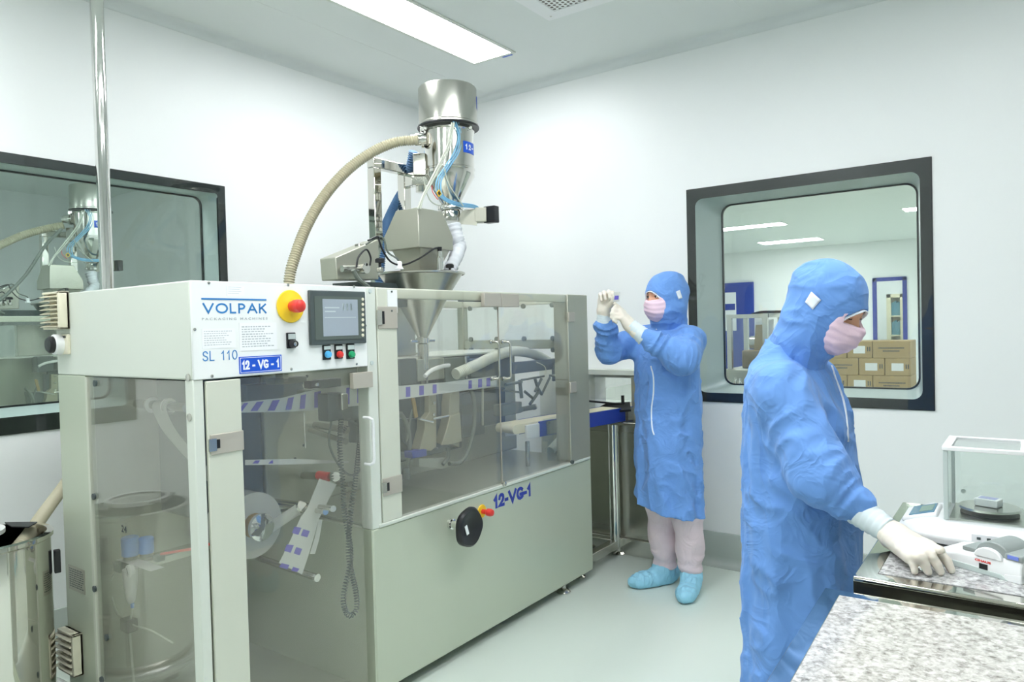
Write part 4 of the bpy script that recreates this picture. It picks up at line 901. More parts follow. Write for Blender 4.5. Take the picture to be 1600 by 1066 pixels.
# motor housing
hc = onX(655, 386, -2.28); zb_, zm_, zt2 = hc[2], onX(655, 364, -2.28)[2], onX(655, 325, -2.30)[2]
hx1, hy0 = -2.28, hc[1]; hx0 = onY(600, 380, hy0)[0]; hy1 = onX(708, 380, -2.28)[1]
def rect(x0, x1, y0, y1, z): return [(x0, y0, z), (x1, y0, z), (x1, y1, z), (x0, y1, z)]
MB().loft([rect(hx0+.075, hx1-.07, hy0+.075, hy1-.06, zb_-.13), rect(hx0+.03, hx1-.012, hy0+.02, hy1-.012, zb_), rect(hx0, hx1, hy0, hy1, zb_), rect(hx0, hx1, hy0, hy1, zm_), rect(hx0+.075, hx1-.012, hy0+.01, hy1-.06, zt2)]).build('motor_housing', MATTST, AF, bevel=.003)
MB().box(hx0+.09, hx1-.08, hy0+.09, hy1-.07, 1.66, zb_-.12).build('housing_neck', MATTST, AF, bevel=.003)
for px, r in ((688, .016),):
    c_ = onX(px, 432, -2.25); h_ = onX(px, 400, -2.25)[2]
    s_ = MB().lathe([(.016, 0), (.016, h_-c_[2]-.03), (.011, h_-c_[2]-.025), (.011, h_-c_[2])], (c_[0], c_[1], 1.66), n=20).build('level_sensor', CHROME, AF)
    MB().lathe([(.010, h_-c_[2]), (.012, h_-c_[2]+.02)], (c_[0], c_[1], 1.66), n=16).build('sensor_plug', BLK, s_)
for px in (594, 703):
    c_ = onX(px, 424, -2.25)
    kn = MB().lathe([(.006, 0), (.006, .025), (.020, .027), (.020, .04), (.014, .046), (.001, .046)], (c_[0], c_[1], 1.655), n=20).build('clamp_knob', BLK, AF)
    MB().box(c_[0]-.012, c_[0]+.012, c_[1]-.01, c_[1]+.01, 1.64, 1.662).build('clamp_foot', BRUSH, kn, bevel=.003)
c_ = onX(624, 426, -2.25); MB().lathe([(.020, 0), (.013, .012), (.013, .03), (.008, .034)], (c_[0], c_[1], 1.66), n=20).build('white_plug', WHITE, AF)
X_ = -2.25
MB().tube(catmull([onX(x, y, X_) for x, y in ((688, 388), (678, 389), (655, 404), (630, 414), (612, 410), (600, 395), (593, 378), (590, 370), (575, 376))], 8), .0042, 8).build('black_cable', BLK, AF)
MB().tube(catmull([onX(x, y, X_-.01) for x, y in ((624, 415), (621, 405), (606, 394), (600, 375), (592, 370), (572, 382))], 8), .0042, 8).build('grey_cable', RUBBER, AF)
MB().tube(catmull([onX(x, y, X_-.05) for x, y in ((557, 418), (560, 402), (572, 390), (579, 402), (578, 415))], 8), .0042, 8).build('black_cable', BLK, AF)
MB().tube(catmull([onX(x, y, X_-.05) for x, y in ((552, 422), (560, 436), (576, 449))], 6), .010, 8).build('grey_hose', RUBBER, AF)
# sloped gearbox cover at the left of the funnel
gp = [onX(524, 402, -2.36), onX(527, 437, -2.36), onX(592, 437, -2.36), onX(592, 374, -2.36)]
gb = MB().prism(gp, (-.10, 0, 0)).build('gearbox_cover', MATTST, AF, bevel=.004)
a = onX(534, 420, -2.34); MB().cyl(a, (a[0], a[1]+.1, a[2]+.005), .014).build('cable_gland', BRUSH, gb)
a = onX(565, 420, -2.34); MB().cyl((a[0]-.02, a[1], a[2]), (a[0]+.03, a[1], a[2]), .022).build('round_knob', STEEL, gb)
a = onX(534, 437, -2.40); zz = 1.262
MB().box(-2.56, -2.40, 2.18, 2.50, 1.50, gp[1][2]-.001).build('mounting_plate', DGREY, AF)
MB().box(-2.60, -2.54, FCY-.27, FCY+.1, 1.262, gp[1][2]).build('support_column', BRUSH, AF, bevel=.004)
MB().box(-2.66, -2.30, FCY-.04, FCY+.04, 1.575, 1.600).build('support_arm', BRUSH, AF, bevel=.004)
t = onX(588, 395, -2.30); MB().box(-2.42, -2.39, onX(584, 395, -2.3)[1]-.0, onX(598, 395, -2.3)[1], 1.63, onX(588, 378, -2.3)[2]).build('polished_bracket', MIRROR, AF, bevel=.003)
# blue number plate on the funnel
a = onX(701, 449, -2.23); MB().obox((-2.243, a[1]-.01, 1.612), nrm((.12, .99, 0)), nrm((.8, -.1, -.6)), nrm((-.6, 0, -.8)), .022, .001, .012).build('number_plate', SIGNB, AF)

# stand of square stainless tube that carries the loader
SX = -2.70
py1, pz1 = onX(584, 248, SX)[1], 2.262; py2 = onX(631, 270, SX)[1]
ST = thing('loader_stand', 'square tube stainless stand carrying the vacuum loader', 'stand', (SX, (py1+py2)/2, 1.262))
for y in (py1, py2): MB().box(SX-.025, SX+.025, y-.025, y+.025, 1.263, pz1-.05).build('post', MIRROR, ST, bevel=.004)
MB().box(SX-.025, SX+.025, py1-.025, 2.95, pz1-.05, pz1).build('top_beam', MIRROR, ST, bevel=.004)
MB().box(SX-.05, SX+.05, py1-.05, py2+.05, 1.2625, 1.272).build('base_plate', BRUSH, ST, bevel=.002)
MB().box(SX+.025, -2.50, 2.78, 2.83, pz1-.12, pz1-.05).build('cross_arm', MIRROR, ST, bevel=.004)

# vacuum loader
VX, VY = -2.40, 2.822
VL = thing('vacuum_loader', 'polished stainless vacuum powder loader hanging above the filler', 'vacuum loader', (VX, VY, 1.93))
MB().lathe([(.05, 2.61), (.12, 2.612), (.142, 2.606), (.147, 2.598), (.147, 2.425), (.152, 2.42), (.152, 2.41), (.12, 2.408)], (VX, VY, 0), n=64).build('filter_head', BRUSH, VL)
MB().lathe([(.12, 2.402), (.155, 2.400), (.157, 2.405), (.155, 2.411), (.12, 2.410)], (VX, VY, 0), n=64).build('seal_ring', BLK, VL)
MB().lathe([(.13, 2.402), (.132, 2.385), (.126, 2.378), (.126, 2.20), (.129, 2.197), (.129, 2.19), (.126, 2.187), (.126, 2.160), (.050, 2.028), (.044, 2.015)], (VX, VY, 0), n=64).build('vessel', STEEL, VL)
MB().lathe([(.044, 2.016), (.062, 2.014), (.066, 2.005), (.064, 1.99), (.05, 1.985), (.052, 1.955), (.056, 1.95), (.056, 1.935), (.04, 1.932)], (VX, VY, 0), n=48).build('discharge_clamp', STEEL, VL)
vt = nrm((0-VX, 0-VY, 0)); vr = np.array((-vt[1], vt[0], 0))*-1   # toward the camera; picture right
vr = nrm(np.cross(ZV, vt))
def vpt(right, z, out=.0, r=.126):
    a = math.asin(max(-1, min(1, right/r))); return np.array((VX, VY, z))+(vt*math.cos(a)+vr*math.sin(a))*(r+out)
# curved blue plates
def curved_plate(name, r, a0, a1, z0, z1, m, par, d=.0015):
    A = np.linspace(a0, a1, 10); b = MB()
    b.loft([[tuple(np.array((VX, VY, z))+(vt*math.cos(a)+vr*math.sin(a))*q) for q, z in ((r, z0), (r+d, z0), (r+d, z1), (r, z1))] for a in A]); return b.build(name, m, par)
sp = curved_plate('number_plate', .1265, .60, 1.35, 2.262, 2.318, SIGNB, VL)
for k, ch_ in enumerate('12-'):
    a = .68+.19*k; rt = (-vt*math.sin(a)+vr*math.cos(a)); o_ = np.array((VX, VY, 2.277))+(vt*math.cos(a)+vr*math.sin(a))*.1285
    strokes('digit', ch_, PAPER, sp, o_, rt, ZV, .028, .016, .2)
curved_plate('number_plate', .1475, 1.42, 1.75, 2.50, 2.56, SIGNB, VL)
# toggle clips under the head
for a in (-1.0, .95, 2.6): 
    c_ = np.array((VX, VY, 2.40))+(vt*math.cos(a)+vr*math.sin(a))*.135
    MB().obox(c_, vr, vt, ZV, .008, .006, .022).build('toggle_clip', STEEL, VL, bevel=.003)
# product inlet on the left
ia = vpt(-.11, 2.335)
il = MB().cyl(ia, ia-vr*.055, .030).build('product_inlet', STEEL, VL)
MB().cyl(ia-vr*.012, ia-vr*.024, .042).build('inlet_clamp', STEEL, il); MB().cyl(ia-vr*.04, ia-vr*.075, .025).build('hose_cuff', STEEL, il)
MB().obox(ia-vr*.02+ZV*.045, vr, vt, ZV, .01, .01, .02).build('clamp_screw', STEEL, il)
# mounting bracket towards the stand
cb_ = vpt(-.13, 2.20)-vr*.02
MB().obox(cb_+ZV*.02, vr, vt, ZV, .035, .035, .055).build('valve_block', MIRROR, VL, bevel=.004)
MB().obox(cb_-ZV*.06, vr, vt, ZV, .045, .03, .022).build('mounting_bracket', MIRROR, VL, bevel=.004)
MB().cyl(cb_-ZV*.07, cb_-ZV*.115, .026).build('valve_cap', MIRROR, VL)
MB().obox((-2.56, 2.80, 2.17), XV, YV, ZV, .06, .02, .02).build('mounting_bracket', MIRROR, VL, bevel=.004)
# valve actuator with the black end plate
va = np.array((VX, VY, 1.965))
MB().obox(va+vr*.095, vr, vt, ZV, .028, .025, .028).build('actuator_bracket', BRUSH, VL, bevel=.003)
MB().prism([tuple(va+vr*.03+vt*.03-ZV*.045), tuple(va+vr*.13+vt*.03-ZV*.055), tuple(va+vr*.13+vt*.03+ZV*.03), tuple(va+vr*.055+vt*.03+ZV*.02)], vt*.003).build('support_gusset', MATTST, VL)
ac = MB().obox(va+vr*.150, vr, vt, ZV, .030, .035, .036).build('actuator', MATTST, VL, bevel=.003)
ep = MB().obox(va+vr*.205+vt*.02, nrm(vr*.8+vt*.6), nrm(vt*.8-vr*.6), ZV, .034, .022, .042).build('end_plate', BLK, ac, bevel=.004)
# cloth sleeve down to the funnel
sk = [onX(707, 352, -2.36), onX(713, 372, -2.34), onX(717, 385, -2.33), onX(712, 402, -2.30), onX(704, 420, -2.30), (onX(702, 428, -2.30)[0], onX(702, 428, -2.30)[1], 1.665)]
pth = catmull(sk, 10); rr = [.040*(1-.3*i/len(pth))*(1+.08*math.sin(i*1.9)+.05*math.sin(i*.7)) for i in range(len(pth))]
sl = MB().tube(pth, rr, 20).build('cloth_sleeve', SOCK, VL, angle=180)
# air tubes and cables
def vpath(pts, X=-2.285): return catmull([onX(x, y, X) for x, y in pts], 8)
for d in (0, 3.6, 7.2):
    MB().tube(vpath([(708+d, 188), (716+d*.6, 212), (711+d, 235), (697+d, 258), (683+d, 280), (682+d, 298), (692+d*.4, 311-d*.4), (712, 321-d*.7), (745, 326-d*.5), (747+d*.3, 338)]), .0036, 8).build('blue_air_tube', TUBEB, VL)
for d in (0, 3.5): MB().tube(vpath([(706+d, 192), (700+d, 225), (688+d, 252), (671+d, 285), (660+d*.5, 308), (653+d, 327)], -2.275), .0045, 8).build('grey_tube', TUBEC, VL)
MB().tube(vpath([(694, 262), (700, 285), (712, 305), (724, 322)], -2.27), .003, 8).build('grey_tube', TUBEC, VL)
MB().tube(vpath([(662, 280), (668, 305), (678, 318), (700, 324)], -2.28), .003, 8).build('grey_tube', TUBEC, VL)
MB().tube(vpath([(675, 290), (676, 300), (684, 312)], -2.27), .002, 6).build('orange_wire', RED, VL)
a = np.array(onX(686, 302, -2.262)); wl = MB().obox(a, nrm((0, 1, .9)), XV, nrm((0, -.9, 1)), .013, .001, .013).build('warning_label', YEL, VL); MB().obox(a+XV*.0012, nrm((0, 1, .9)), XV, nrm((0, -.9, 1)), .008, .0004, .008).build('print', BLK, wl)

# hoses
hp = catmull([onX(654, 219, -2.42), onX(620, 222, -2.50), onX(585, 236, -2.56), onX(545, 264, -2.62), onX(508, 305, -2.66), onX(480, 352, -2.68), onX(462, 398, -2.68), onX(452, 438, -2.68), (-2.68, onX(448, 460, -2.68)[1], 1.42), (-2.68, onX(446, 480, -2.68)[1], 1.27)], 12)
h = MB().corr(hp, .0225, .0115, .30, 16).build('flexible_hose', HOSE, angle=25); tag(h, 'beige corrugated hose arching from the vacuum loader down behind the control box', 'hose')
hp = catmull([onX(646, 236, -2.62), onX(641, 262, -2.66), onX(634, 290, -2.74), onX(620, 315, -2.74), onX(608, 340, -2.74), onX(598, 370, -2.70), (-2.68, onX(592, 400, -2.68)[1], 1.66), (-2.68, onX(588, 430, -2.68)[1], 1.50)], 12)
h = MB().corr(hp, .022, .0115, .30, 16).build('flexible_hose', HOSEB, angle=25); tag(h, 'blue corrugated hose running down behind the loader stand', 'hose')
DC = np.array((-2.855, .915)); DR = .187
hp = catmull([(-2.86, .96, .60), onY(24, 862, 1.00), onY(45, 836, 1.06), onY(72, 798, 1.18), onY(97, 764, 1.32), onY(120, 730, 1.42)], 12)
h = MB().corr(hp, .021, .0115, .30, 16).build('flexible_hose', HOSE, angle=25); tag(h, 'beige corrugated hose running from the steel drum up behind the machine', 'hose')
# steel column from floor to ceiling
h = MB().lathe([(.05, 0), (.05, .008), (.0265, .012), (.0265, 2.985), (.045, 2.99), (.045, 2.999)], (-3.195, 1.5, 0), n=32).build('steel_pole', CHROME, angle=40); tag(h, 'polished steel service pole from floor to ceiling behind the control box', 'pole')
# drum
DM = thing('dust_collector_drum', 'polished stainless drum with open lid at the left edge', 'drum', (DC[0], DC[1], 0))
MB().lathe([(.001, .10), (DR-.01, .10), (DR, .11), (DR, .715), (DR+.008, .722), (DR+.008, .735), (DR-.012, .737), (DR-.012, .12), (.001, .115)], (DC[0], DC[1], 0), n=72).build('drum_shell', MIRROR, DM)
MB().lathe([(.001, .735), (.10, .742), (.105, .748), (.001, .752)], (DC[0]-.07, DC[1]-.04, 0), n=40).build('lid_window', ACRYL, DM)
MB().lathe([(.10, .738), (.118, .738), (.118, .752), (.10, .752)], (DC[0]-.07, DC[1]-.04, 0), n=40, cap=False).build('lid_ring', WHITE, DM)
MB().prism([(DC[0]-.12, DC[1]+.1, .745), (DC[0]-.02, DC[1]+.165, .745), (DC[0]+.03, DC[1]+.12, .745), (DC[0]-.03, DC[1]+.09, .745)], (0, 0, .004)).build('black_flap', BLK, DM)
MB().prism([(DC[0]-.1, DC[1]-.16, .745), (DC[0]+.06, DC[1]-.02, .745), (DC[0]+.10, DC[1]-.06, .745), (DC[0]-.02, DC[1]-.17, .745)], (0, 0, .004)).build('black_flap', BLK, DM)
tr = [(DC[0]+.215*math.cos(a), DC[1]+.215*math.sin(a), .15) for a in np.linspace(0, 2*PI, 49)[:-1]]
fr_ = [[np.array(p)+np.array((math.cos(a), math.sin(a), 0))*.016*math.cos(q)+ZV*.016*math.sin(q) for q in np.linspace(0, 2*PI, 12, endpoint=False)] for p, a in zip(tr, np.linspace(0, 2*PI, 49)[:-1])]
MB().loft(fr_, cap=False, loop=True).build('bumper_ring', CHROME, DM)
for a in (.3, 2.4, 4.5):
    MB().lathe([(.001, 0), (.03, 0), (.034, .03), (.03, .06), (.01, .08), (.01, .11)], (DC[0]+.13*math.cos(a), DC[1]+.13*math.sin(a), 0), n=20).build('castor', DGREY, DM)
a = onY(51, 878, DC[1]+.17); MB().obox((DC[0]+.08, DC[1]+.185, .62), nrm((1, -.3, 0)), nrm((.3, 1, 0)), ZV, .012, .01, .04).build('latch', BLK, DM, bevel=.003)

# ------------------------------------------------------------------ outfeed conveyor through the wall
S_ = np.array((-2.125, 2.945, .895)); E_ = np.array((-1.915, 4.22, .895)); cd = nrm(E_-S_); cn = nrm((-cd[1], cd[0], 0)); CL = np.linalg.norm(E_-S_)
CV = thing('conveyor', 'narrow belt conveyor with blue side rails leaving the machine towards the wall', 'conveyor', (-2.05, 3.6, 0))
wd = .15
mid = S_+cd*CL/2+cn*wd/2
MB().obox(mid+cd*.10-ZV*.02, cd, cn, ZV, CL/2-.11, wd/2-.006, .018).build('belt_bed', BRUSH, CV)
bp_ = [S_+cd*.02, ]
prof = []
for t_ in np.linspace(PI/2, 3*PI/2, 10): prof.append((math.cos(t_)*.024, math.sin(t_)*.024))
loop = [(p[0]+.024, p[1]-.024) for p in prof]+[(CL, -.048), (CL, 0)]
MB().loft([[S_+cd*u+ZV*(v+.004)+cn*q for u, v in loop] for q in (.012, wd-.012)]).build('belt', BELT, CV)
for q in (.0, wd):
    MB().obox(S_+cd*(CL/2+.09)+cn*q-ZV*.036, cd, cn, ZV, CL/2-.09, .005, .040).build('side_rail', RAILB, CV, bevel=.002)
    MB().obox(S_+cd*.13+cn*q-ZV*.04, cd, cn, ZV, .05, .007, .036).build('end_bracket', WHITE, CV, bevel=.004)
MB().obox(S_+cd*.30+cn*.0-cn*.006-ZV*.036, cd, cn, ZV, .07, .002, .036).build('steel_plate', MIRROR, CV)
for q in (-.045, .045): MB().obox(S_+cd*.24-cn*.008+cd*q*0-ZV*(.01)+cd*q*.3, cd, cn, ZV, .004, .003, .004).build('bolt', BRUSH, CV)
MB().obox(S_+cd*.97-cn*.006-ZV*.036, cd, cn, ZV, .05, .002, .038).build('steel_plate', MIRROR, CV)
MB().tube([onX(824, 690, -2.13), (onX(824, 690, -2.13)[0], onX(824, 690, -2.13)[1], ZD+.012)], .012).build('inner_leg', BRUSH, CV)
lg = onY(958, 700, 3.86)
LX, LY = lg[0], 3.86
MB().lathe([(.031, .06), (.031, .83), (.026, .835), (.026, .865)], (LX, LY, 0), n=28).build('leg', CHROME, CV)
MB().box(LX-.05, LX+.03, LY-.04, LY+.05, .835, .858).build('leg_bracket', MIRROR, CV, bevel=.003)
MB().box(LX-.025, LX+.025, 3.40, LY+.06, .05, .10).build('foot_beam', BRUSH, CV, bevel=.004)
MB().box(LX-.26, LX+.0, LY-.02, LY+.03, .05, .10).build('foot_beam', BRUSH, CV, bevel=.004)
for (x, y) in ((LX, 3.43), (LX, LY+.04), (LX-.23, LY)): MB().lathe([(.001, 0), (.036, 0), (.036, .006), (.012, .02), (.010, .05)], (x, y, 0), n=24).build('levelling_foot', STEEL, CV)
# stainless pass-through housing
PT = thing('pass_through_housing', 'dark stainless cabinet with clear hatch against the wall beside the conveyor', 'cabinet', (-2.1, 3.98, 0))
HX0, HX1, HY = -2.62, -1.72, 3.925
MB().box(HX0, HX1, HY, YR-.014, .10, .80).build('lower_cabinet', BRUSH, PT, bevel=.006)
MB().box(HX0+.3, HX1-.05, HY-.004, HY+.001, .16, .74).build('door', BRUSH, PT, bevel=.004)
MB().box(HX0, HX1-.02, HY-.02, YR-.064, .0, .10).build('plinth', STEEL, PT, bevel=.004)
b = MB().box(HX0, CX0+.03, HY, YR-.001, .80, 1.115).box(CX1-.02, HX1-.02, HY, YR-.001, .80, 1.115).box(CX0+.03, CX1-.02, HY, YR-.001, 1.085, 1.115)
b.build('hatch_frame', PAINT, PT, smooth=False)
MB().box(CX0+.04, CX1-.03, HY+.03, HY+.035, .93, 1.085).build('hatch_window', ACRYL, PT, smooth=False)
MB().box(CX1-.10, CX1-.03, HY+.01, YR, .80, 1.08).build('hatch_post', MATTST, PT, bevel=.004)
MB().box(HX0, HX1, HY-.10, YR-.02, .795, .815).build('shelf', BRUSH, PT, bevel=.004)
bx = onY(925, 640, 3.9)[0]
br = thing('black_bracket', 'black angled bracket lying behind the conveyor at the wall hatch', 'bracket', onY(950, 643, 3.86))
q0, q1, q2, q3 = onY(920, 644, 3.80), onY(948, 630, 3.88), onY(984, 628, 3.88), onY(986, 640, 3.80)
MB().prism([q0, q3, q2, q1], (0, 0, -.012)).build('plate', BLK, br)
MB().tube([onY(920, 627, 3.86), onY(973, 632, 3.86)], .006, 8).build('rod', BLK, br); MB().box(onY(971, 620, 3.86)[0], onY(975, 620, 3.86)[0], 3.855, 3.865, onY(973, 640, 3.86)[2], onY(973, 618, 3.86)[2]).build('upright', BLK, br)

# ------------------------------------------------------------------ weighing tables
def table(name, label, c0, c1, ux, zt, wx, wy, rim, gmat, thick=.05, apr=MIRROR):
    """c0: front or back corner (x, y); ux: unit vector along the long side; wy side vector length signed"""
    t = thing(name, label, 'table', (c0[0], c0[1], 0)); ux = nrm((ux[0], ux[1], 0)); uy = np.array((-ux[1], ux[0], 0)); o = np.array((c0[0], c0[1], 0.))
    def Q(a, b, z): return o+ux*a+uy*b+ZV*z
    outer = [Q(a, b, zt-.0005) for a, b in ((0, 0), (wx, 0), (wx, wy), (0, wy))]; s = 1 if wy > 0 else -1
    inn = [(rim, s*rim), (wx-rim, s*rim), (wx-rim, wy-s*rim), (rim, wy-s*rim)]
    inner = [Q(a, b, zt-.0005) for a, b in inn]
    fixn(MB().ring(outer, inner, (0, 0, -.012)).build('steel_rim', MIRROR, t, bevel=.002))
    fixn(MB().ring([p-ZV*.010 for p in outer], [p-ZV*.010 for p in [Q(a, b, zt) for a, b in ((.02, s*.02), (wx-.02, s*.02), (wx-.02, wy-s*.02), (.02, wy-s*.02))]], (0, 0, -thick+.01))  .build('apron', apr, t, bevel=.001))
    fixn(MB().prism([Q(a, b, zt-.03) for a, b in inn], (0, 0, .031)).build('granite_slab', gmat, t))
    for a in (.05, wx-.05):
        for b in (s*.05, wy-s*.05):
            p = Q(a, b, 0); l = MB().box(p[0]-.02, p[0]+.02, p[1]-.02, p[1]+.02, .02, zt-thick).build('leg', BRUSH, t, bevel=.003)
            MB().lathe([(.001, 0), (.03, 0), (.03, .01), (.01, .022)], (p[0], p[1], 0), n=16).build('foot', DGREY, l)
    return t
fc = onZ(1333, 900, .82); fe = onZ(1600, 944, .82)
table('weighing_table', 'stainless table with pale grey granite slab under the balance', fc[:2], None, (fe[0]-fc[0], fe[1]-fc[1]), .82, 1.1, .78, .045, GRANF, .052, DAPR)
nc = onZ(1289, 918, .80); ne = onZ(1196, 1066, .80)
vy = nrm(np.array(ne)-np.array(nc)); ux = np.array((-vy[1], vy[0], 0))
NT = table('granite_table', 'grey beige granite table with steel edge in the bottom right corner', nc[:2], None, ux, .80, 1.3, -1.25, .036, GRAN, .045)

# analytical balance
zT = .8205
BL = thing('analytical_balance', 'white analytical balance with glass draft shield on the far granite table', 'balance', (-.05, 2.18, zT))
bx0, bx1 = -.30, .24; by0, by1 = 2.045, 2.33
sec = []
for x, h, yy0 in ((bx0, .030, 2.12), (bx0+.02, .044, 2.09), (bx0+.06, .058, 2.065), (bx0+.12, .064, 2.052), (bx0+.2, .066, 2.045), (bx1-.03, .062, 2.045), (bx1, .055, 2.06)):
    yy1 = by1-(yy0-2.045)*.8
    sec.append([(x, yy0+.01, zT+.010), (x, yy1-.01, zT+.010), (x, yy1, zT+.024), (x, yy1-.012, zT+h), (x, yy0+.02, zT+h), (x, yy0, zT+.028)])
MB().loft(sec).build('body', WHITE, BL, bevel=.005, seg=3)
lc = [onZ(x, y, zT+.062) for x, y in ((1418, 818), (1424, 800), (1462, 796), (1456, 813), (1446, 818))]
dp = MB().obox((-.248, 2.19, zT+.054), nrm((1, 0, .28)), YV, nrm((-.28, 0, 1)), .042, .062, .008).build('display_housing', WHITE, BL, bevel=.006, seg=3)
ld = MB().obox((-.245, 2.19, zT+.0637), nrm((1, 0, .28)), YV, nrm((-.28, 0, 1)), .030, .050, .0015).build('display', mat('lcd blue frame', (70, 120, 150), .2), dp, bevel=.001)
MB().obox((-.237, 2.19, zT+.0680), nrm((1, 0, .28)), YV, nrm((-.28, 0, 1)), .016, .034, .0006).build('lcd', mat('lcd green', (120, 150, 140), .2), ld)
for (x, y) in ((bx0+.05, 2.1), (bx0+.05, 2.28), (bx1-.04, 2.1), (bx1-.04, 2.28)): MB().cyl((x, y, zT), (x, y, zT+.012), .014).build('foot', DGREY, BL)
cx0, cx1 = onY(1481, 760, 2.15)[0], onY(1600, 760, 2.15)[0]+.006; cy0, cy1 = 2.10, 2.29; zt3 = onY(1481, 698, 2.10)[2]
zb3 = zT+.066
for (x, y) in ((cx0, cy0), (cx1, cy0), (cx0, cy1), (cx1, cy1)): MB().box(x-.005, x+.005, y-.005, y+.005, zb3, zt3-.008).build('corner_post', REVEAL, BL, bevel=.001)
fixn(MB().ring([(a, c, zt3) for a, c in rrect(cx0-.008, cx1+.008, cy0-.008, cy1+.008, .004, 2)], [(a, c, zt3) for a, c in rrect(cx0+.012, cx1-.012, cy0+.012, cy1-.012, .003, 2)], (0, 0, -.009)).build('top_frame', WHITE, BL, bevel=.001))
MB().box(cx0+.012, cx1-.012, cy0+.012, cy1-.012, zt3-.007, zt3-.004).build('top_glass', GLASS, BL, smooth=False)
for nm, q in (('side_glass', (cx0+.005, cx1-.005, cy0-.002, cy0+.001)), ('side_glass', (cx0+.005, cx1-.005, cy1-.001, cy1+.002)), ('front_glass', (cx0-.002, cx0+.001, cy0+.005, cy1-.005)), ('rear_glass', (cx1-.001, cx1+.002, cy0+.005, cy1-.005))):
    MB().box(*q, zb3, zt3-.009).build(nm, GLASS, BL, smooth=False)
MB().box(cx0+.006, cx1-.006, cy0+.006, cy1-.006, zb3-.001, zb3+.003).build('chamber_floor', BRUSH, BL)
pcx, pcy = (cx0+cx1)/2+.004, (cy0+cy1)/2
MB().cyl((pcx, pcy, zb3+.003), (pcx, pcy, zb3+.017), .02).build('pan_stem', BLK, BL); MB().lathe([(.066, 0), (.068, .002), (.066, .007), (.02, .007)], (pcx, pcy, zb3+.016), n=48).build('weighing_pan', BRUSH, BL)
MB().lathe([(.064, 0), (.064, .003)], (pcx, pcy, zb3+.0035), n=40).build('drip_tray', BLK, BL)
MB().lathe([(.001, 0), (.006, .0), (.006, .002)], (onY(1505, 768, cy1)[0], cy1+.002, onY(1505, 768, cy1)[2]), (0, 1, 0), 12).build('door_knob', REVEAL, BL)
lbx = MB().obox((onY(1545, 845, 2.045)[0], 2.0445, zT+.042), XV, YV, ZV, .035, .0006, .009).build('label', PAPER, BL)
for k in range(3): MB().obox((onY(1545, 845, 2.045)[0]-.02+.02*k, 2.0436, zT+.042), XV, YV, ZV, .004, .0004, .003).build('print', DGREY, lbx)
zp = zb3+.0235
sb_ = thing('small_box', 'small white carton lying on the pan of the balance', 'box', (pcx, pcy, zp))
MB().obox((pcx-.002, pcy, zp+.010), nrm((1, -.28, 0)), nrm((.28, 1, 0)), ZV, .026, .020, .0095).build('carton', WHITE, sb_, bevel=.0015)
MB().obox((pcx-.002, pcy, zp+.0199), nrm((1, -.28, 0)), nrm((.28, 1, 0)), ZV, .019, .012, .0005).build('print', mat('lilac print', (176, 182, 222), .5), sb_)
# receipt printer in front of it
pf0 = np.array(onZ(1596, 915, .8205)); pl = np.array(onZ(1470, 879, .8205)); pu = nrm(pf0-pl); pn = np.array((-pu[1], pu[0], 0)); PLn = .190
pc = pf0-pu*PLn/2+pn*.05
PR = thing('label_printer', 'white and grey desktop printer under the gloved hand on the far granite table', 'printer', (pc[0], pc[1], .8205))
def PQ(a, b, z): return pf0-pu*(PLn-a)+pn*b+ZV*z
sec = []
for a, h in ((0, .018), (.012, .034), (.05, .042), (.12, .048), (.175, .050), (.19, .046)):
    sec.append([PQ(a, 0.0, .006), PQ(a, .10, .006), PQ(a, .10, h*.6), PQ(a, .092, h), PQ(a, .008, h), PQ(a, .0, h*.75)])
bodyp = MB().loft(sec).build('body', WHITE, PR, bevel=.004, seg=3)
MB().prism([PQ(.01, -.001, .0), PQ(.165, -.001, .0), PQ(.15, -.001, .012), (PQ(.03, -.001, .016))], pn*.095).build('base_skirt', REVEAL, PR, bevel=.002)
MB().prism([PQ(.155, -.0005, .0), PQ(.19, -.0005, .0), PQ(.19, -.0005, .02), PQ(.155, -.0005, .014)], pn*.097).build('base_foot', WHITE, PR, bevel=.002)
arc = [PQ(.128+.036*math.cos(t_), .006, .046+.030*math.sin(t_)) for t_ in np.linspace(0, PI, 16)]
MB().prism(arc, pn*.085).build('paper_cover', mat('printer cover grey', (150, 158, 156), .3), PR, bevel=.002)
arc2 = [PQ(.122+.030*math.cos(t_), -.003, .040+.022*math.sin(t_)) for t_ in np.linspace(0, PI, 16)]
MB().prism(arc2, pn*.012).build('cover_arch', WHITE, PR, bevel=.002)
MB().prism([PQ(.155, .002, .046), PQ(.192, .002, .046), PQ(.192, .002, .060), PQ(.155, .002, .060)], pn*.09).build('head_block', MATS['printer cover grey'], PR, bevel=.003)
MB().obox(PQ(.173, .0012, .0535), pu, pn, ZV, .011, .0008, .004).build('blue_label', mat('pale blue label', (120, 140, 225), .4), PR)
MB().obox(PQ(.085, .035, .0475), pu, pn, nrm(ZV), .022, .03, .004).build('paper_slot', MATS['printer cover grey'], PR, bevel=.001)
MB().obox(PQ(.112, -.0006, .018), pu, pn, ZV, .009, .0008, .006).build('power_switch', BLK, PR)
text_mesh('brand_lettering', 'OHAUS', RED, PR, PQ(.094, -.0006, .0275), pu, ZV, .0048, .034, bold=.03)
a = PQ(.195, .05, .02); cdl = MB().cyl(a, a+pu*.03, .012).build('cable_plug', CREAM, PR)

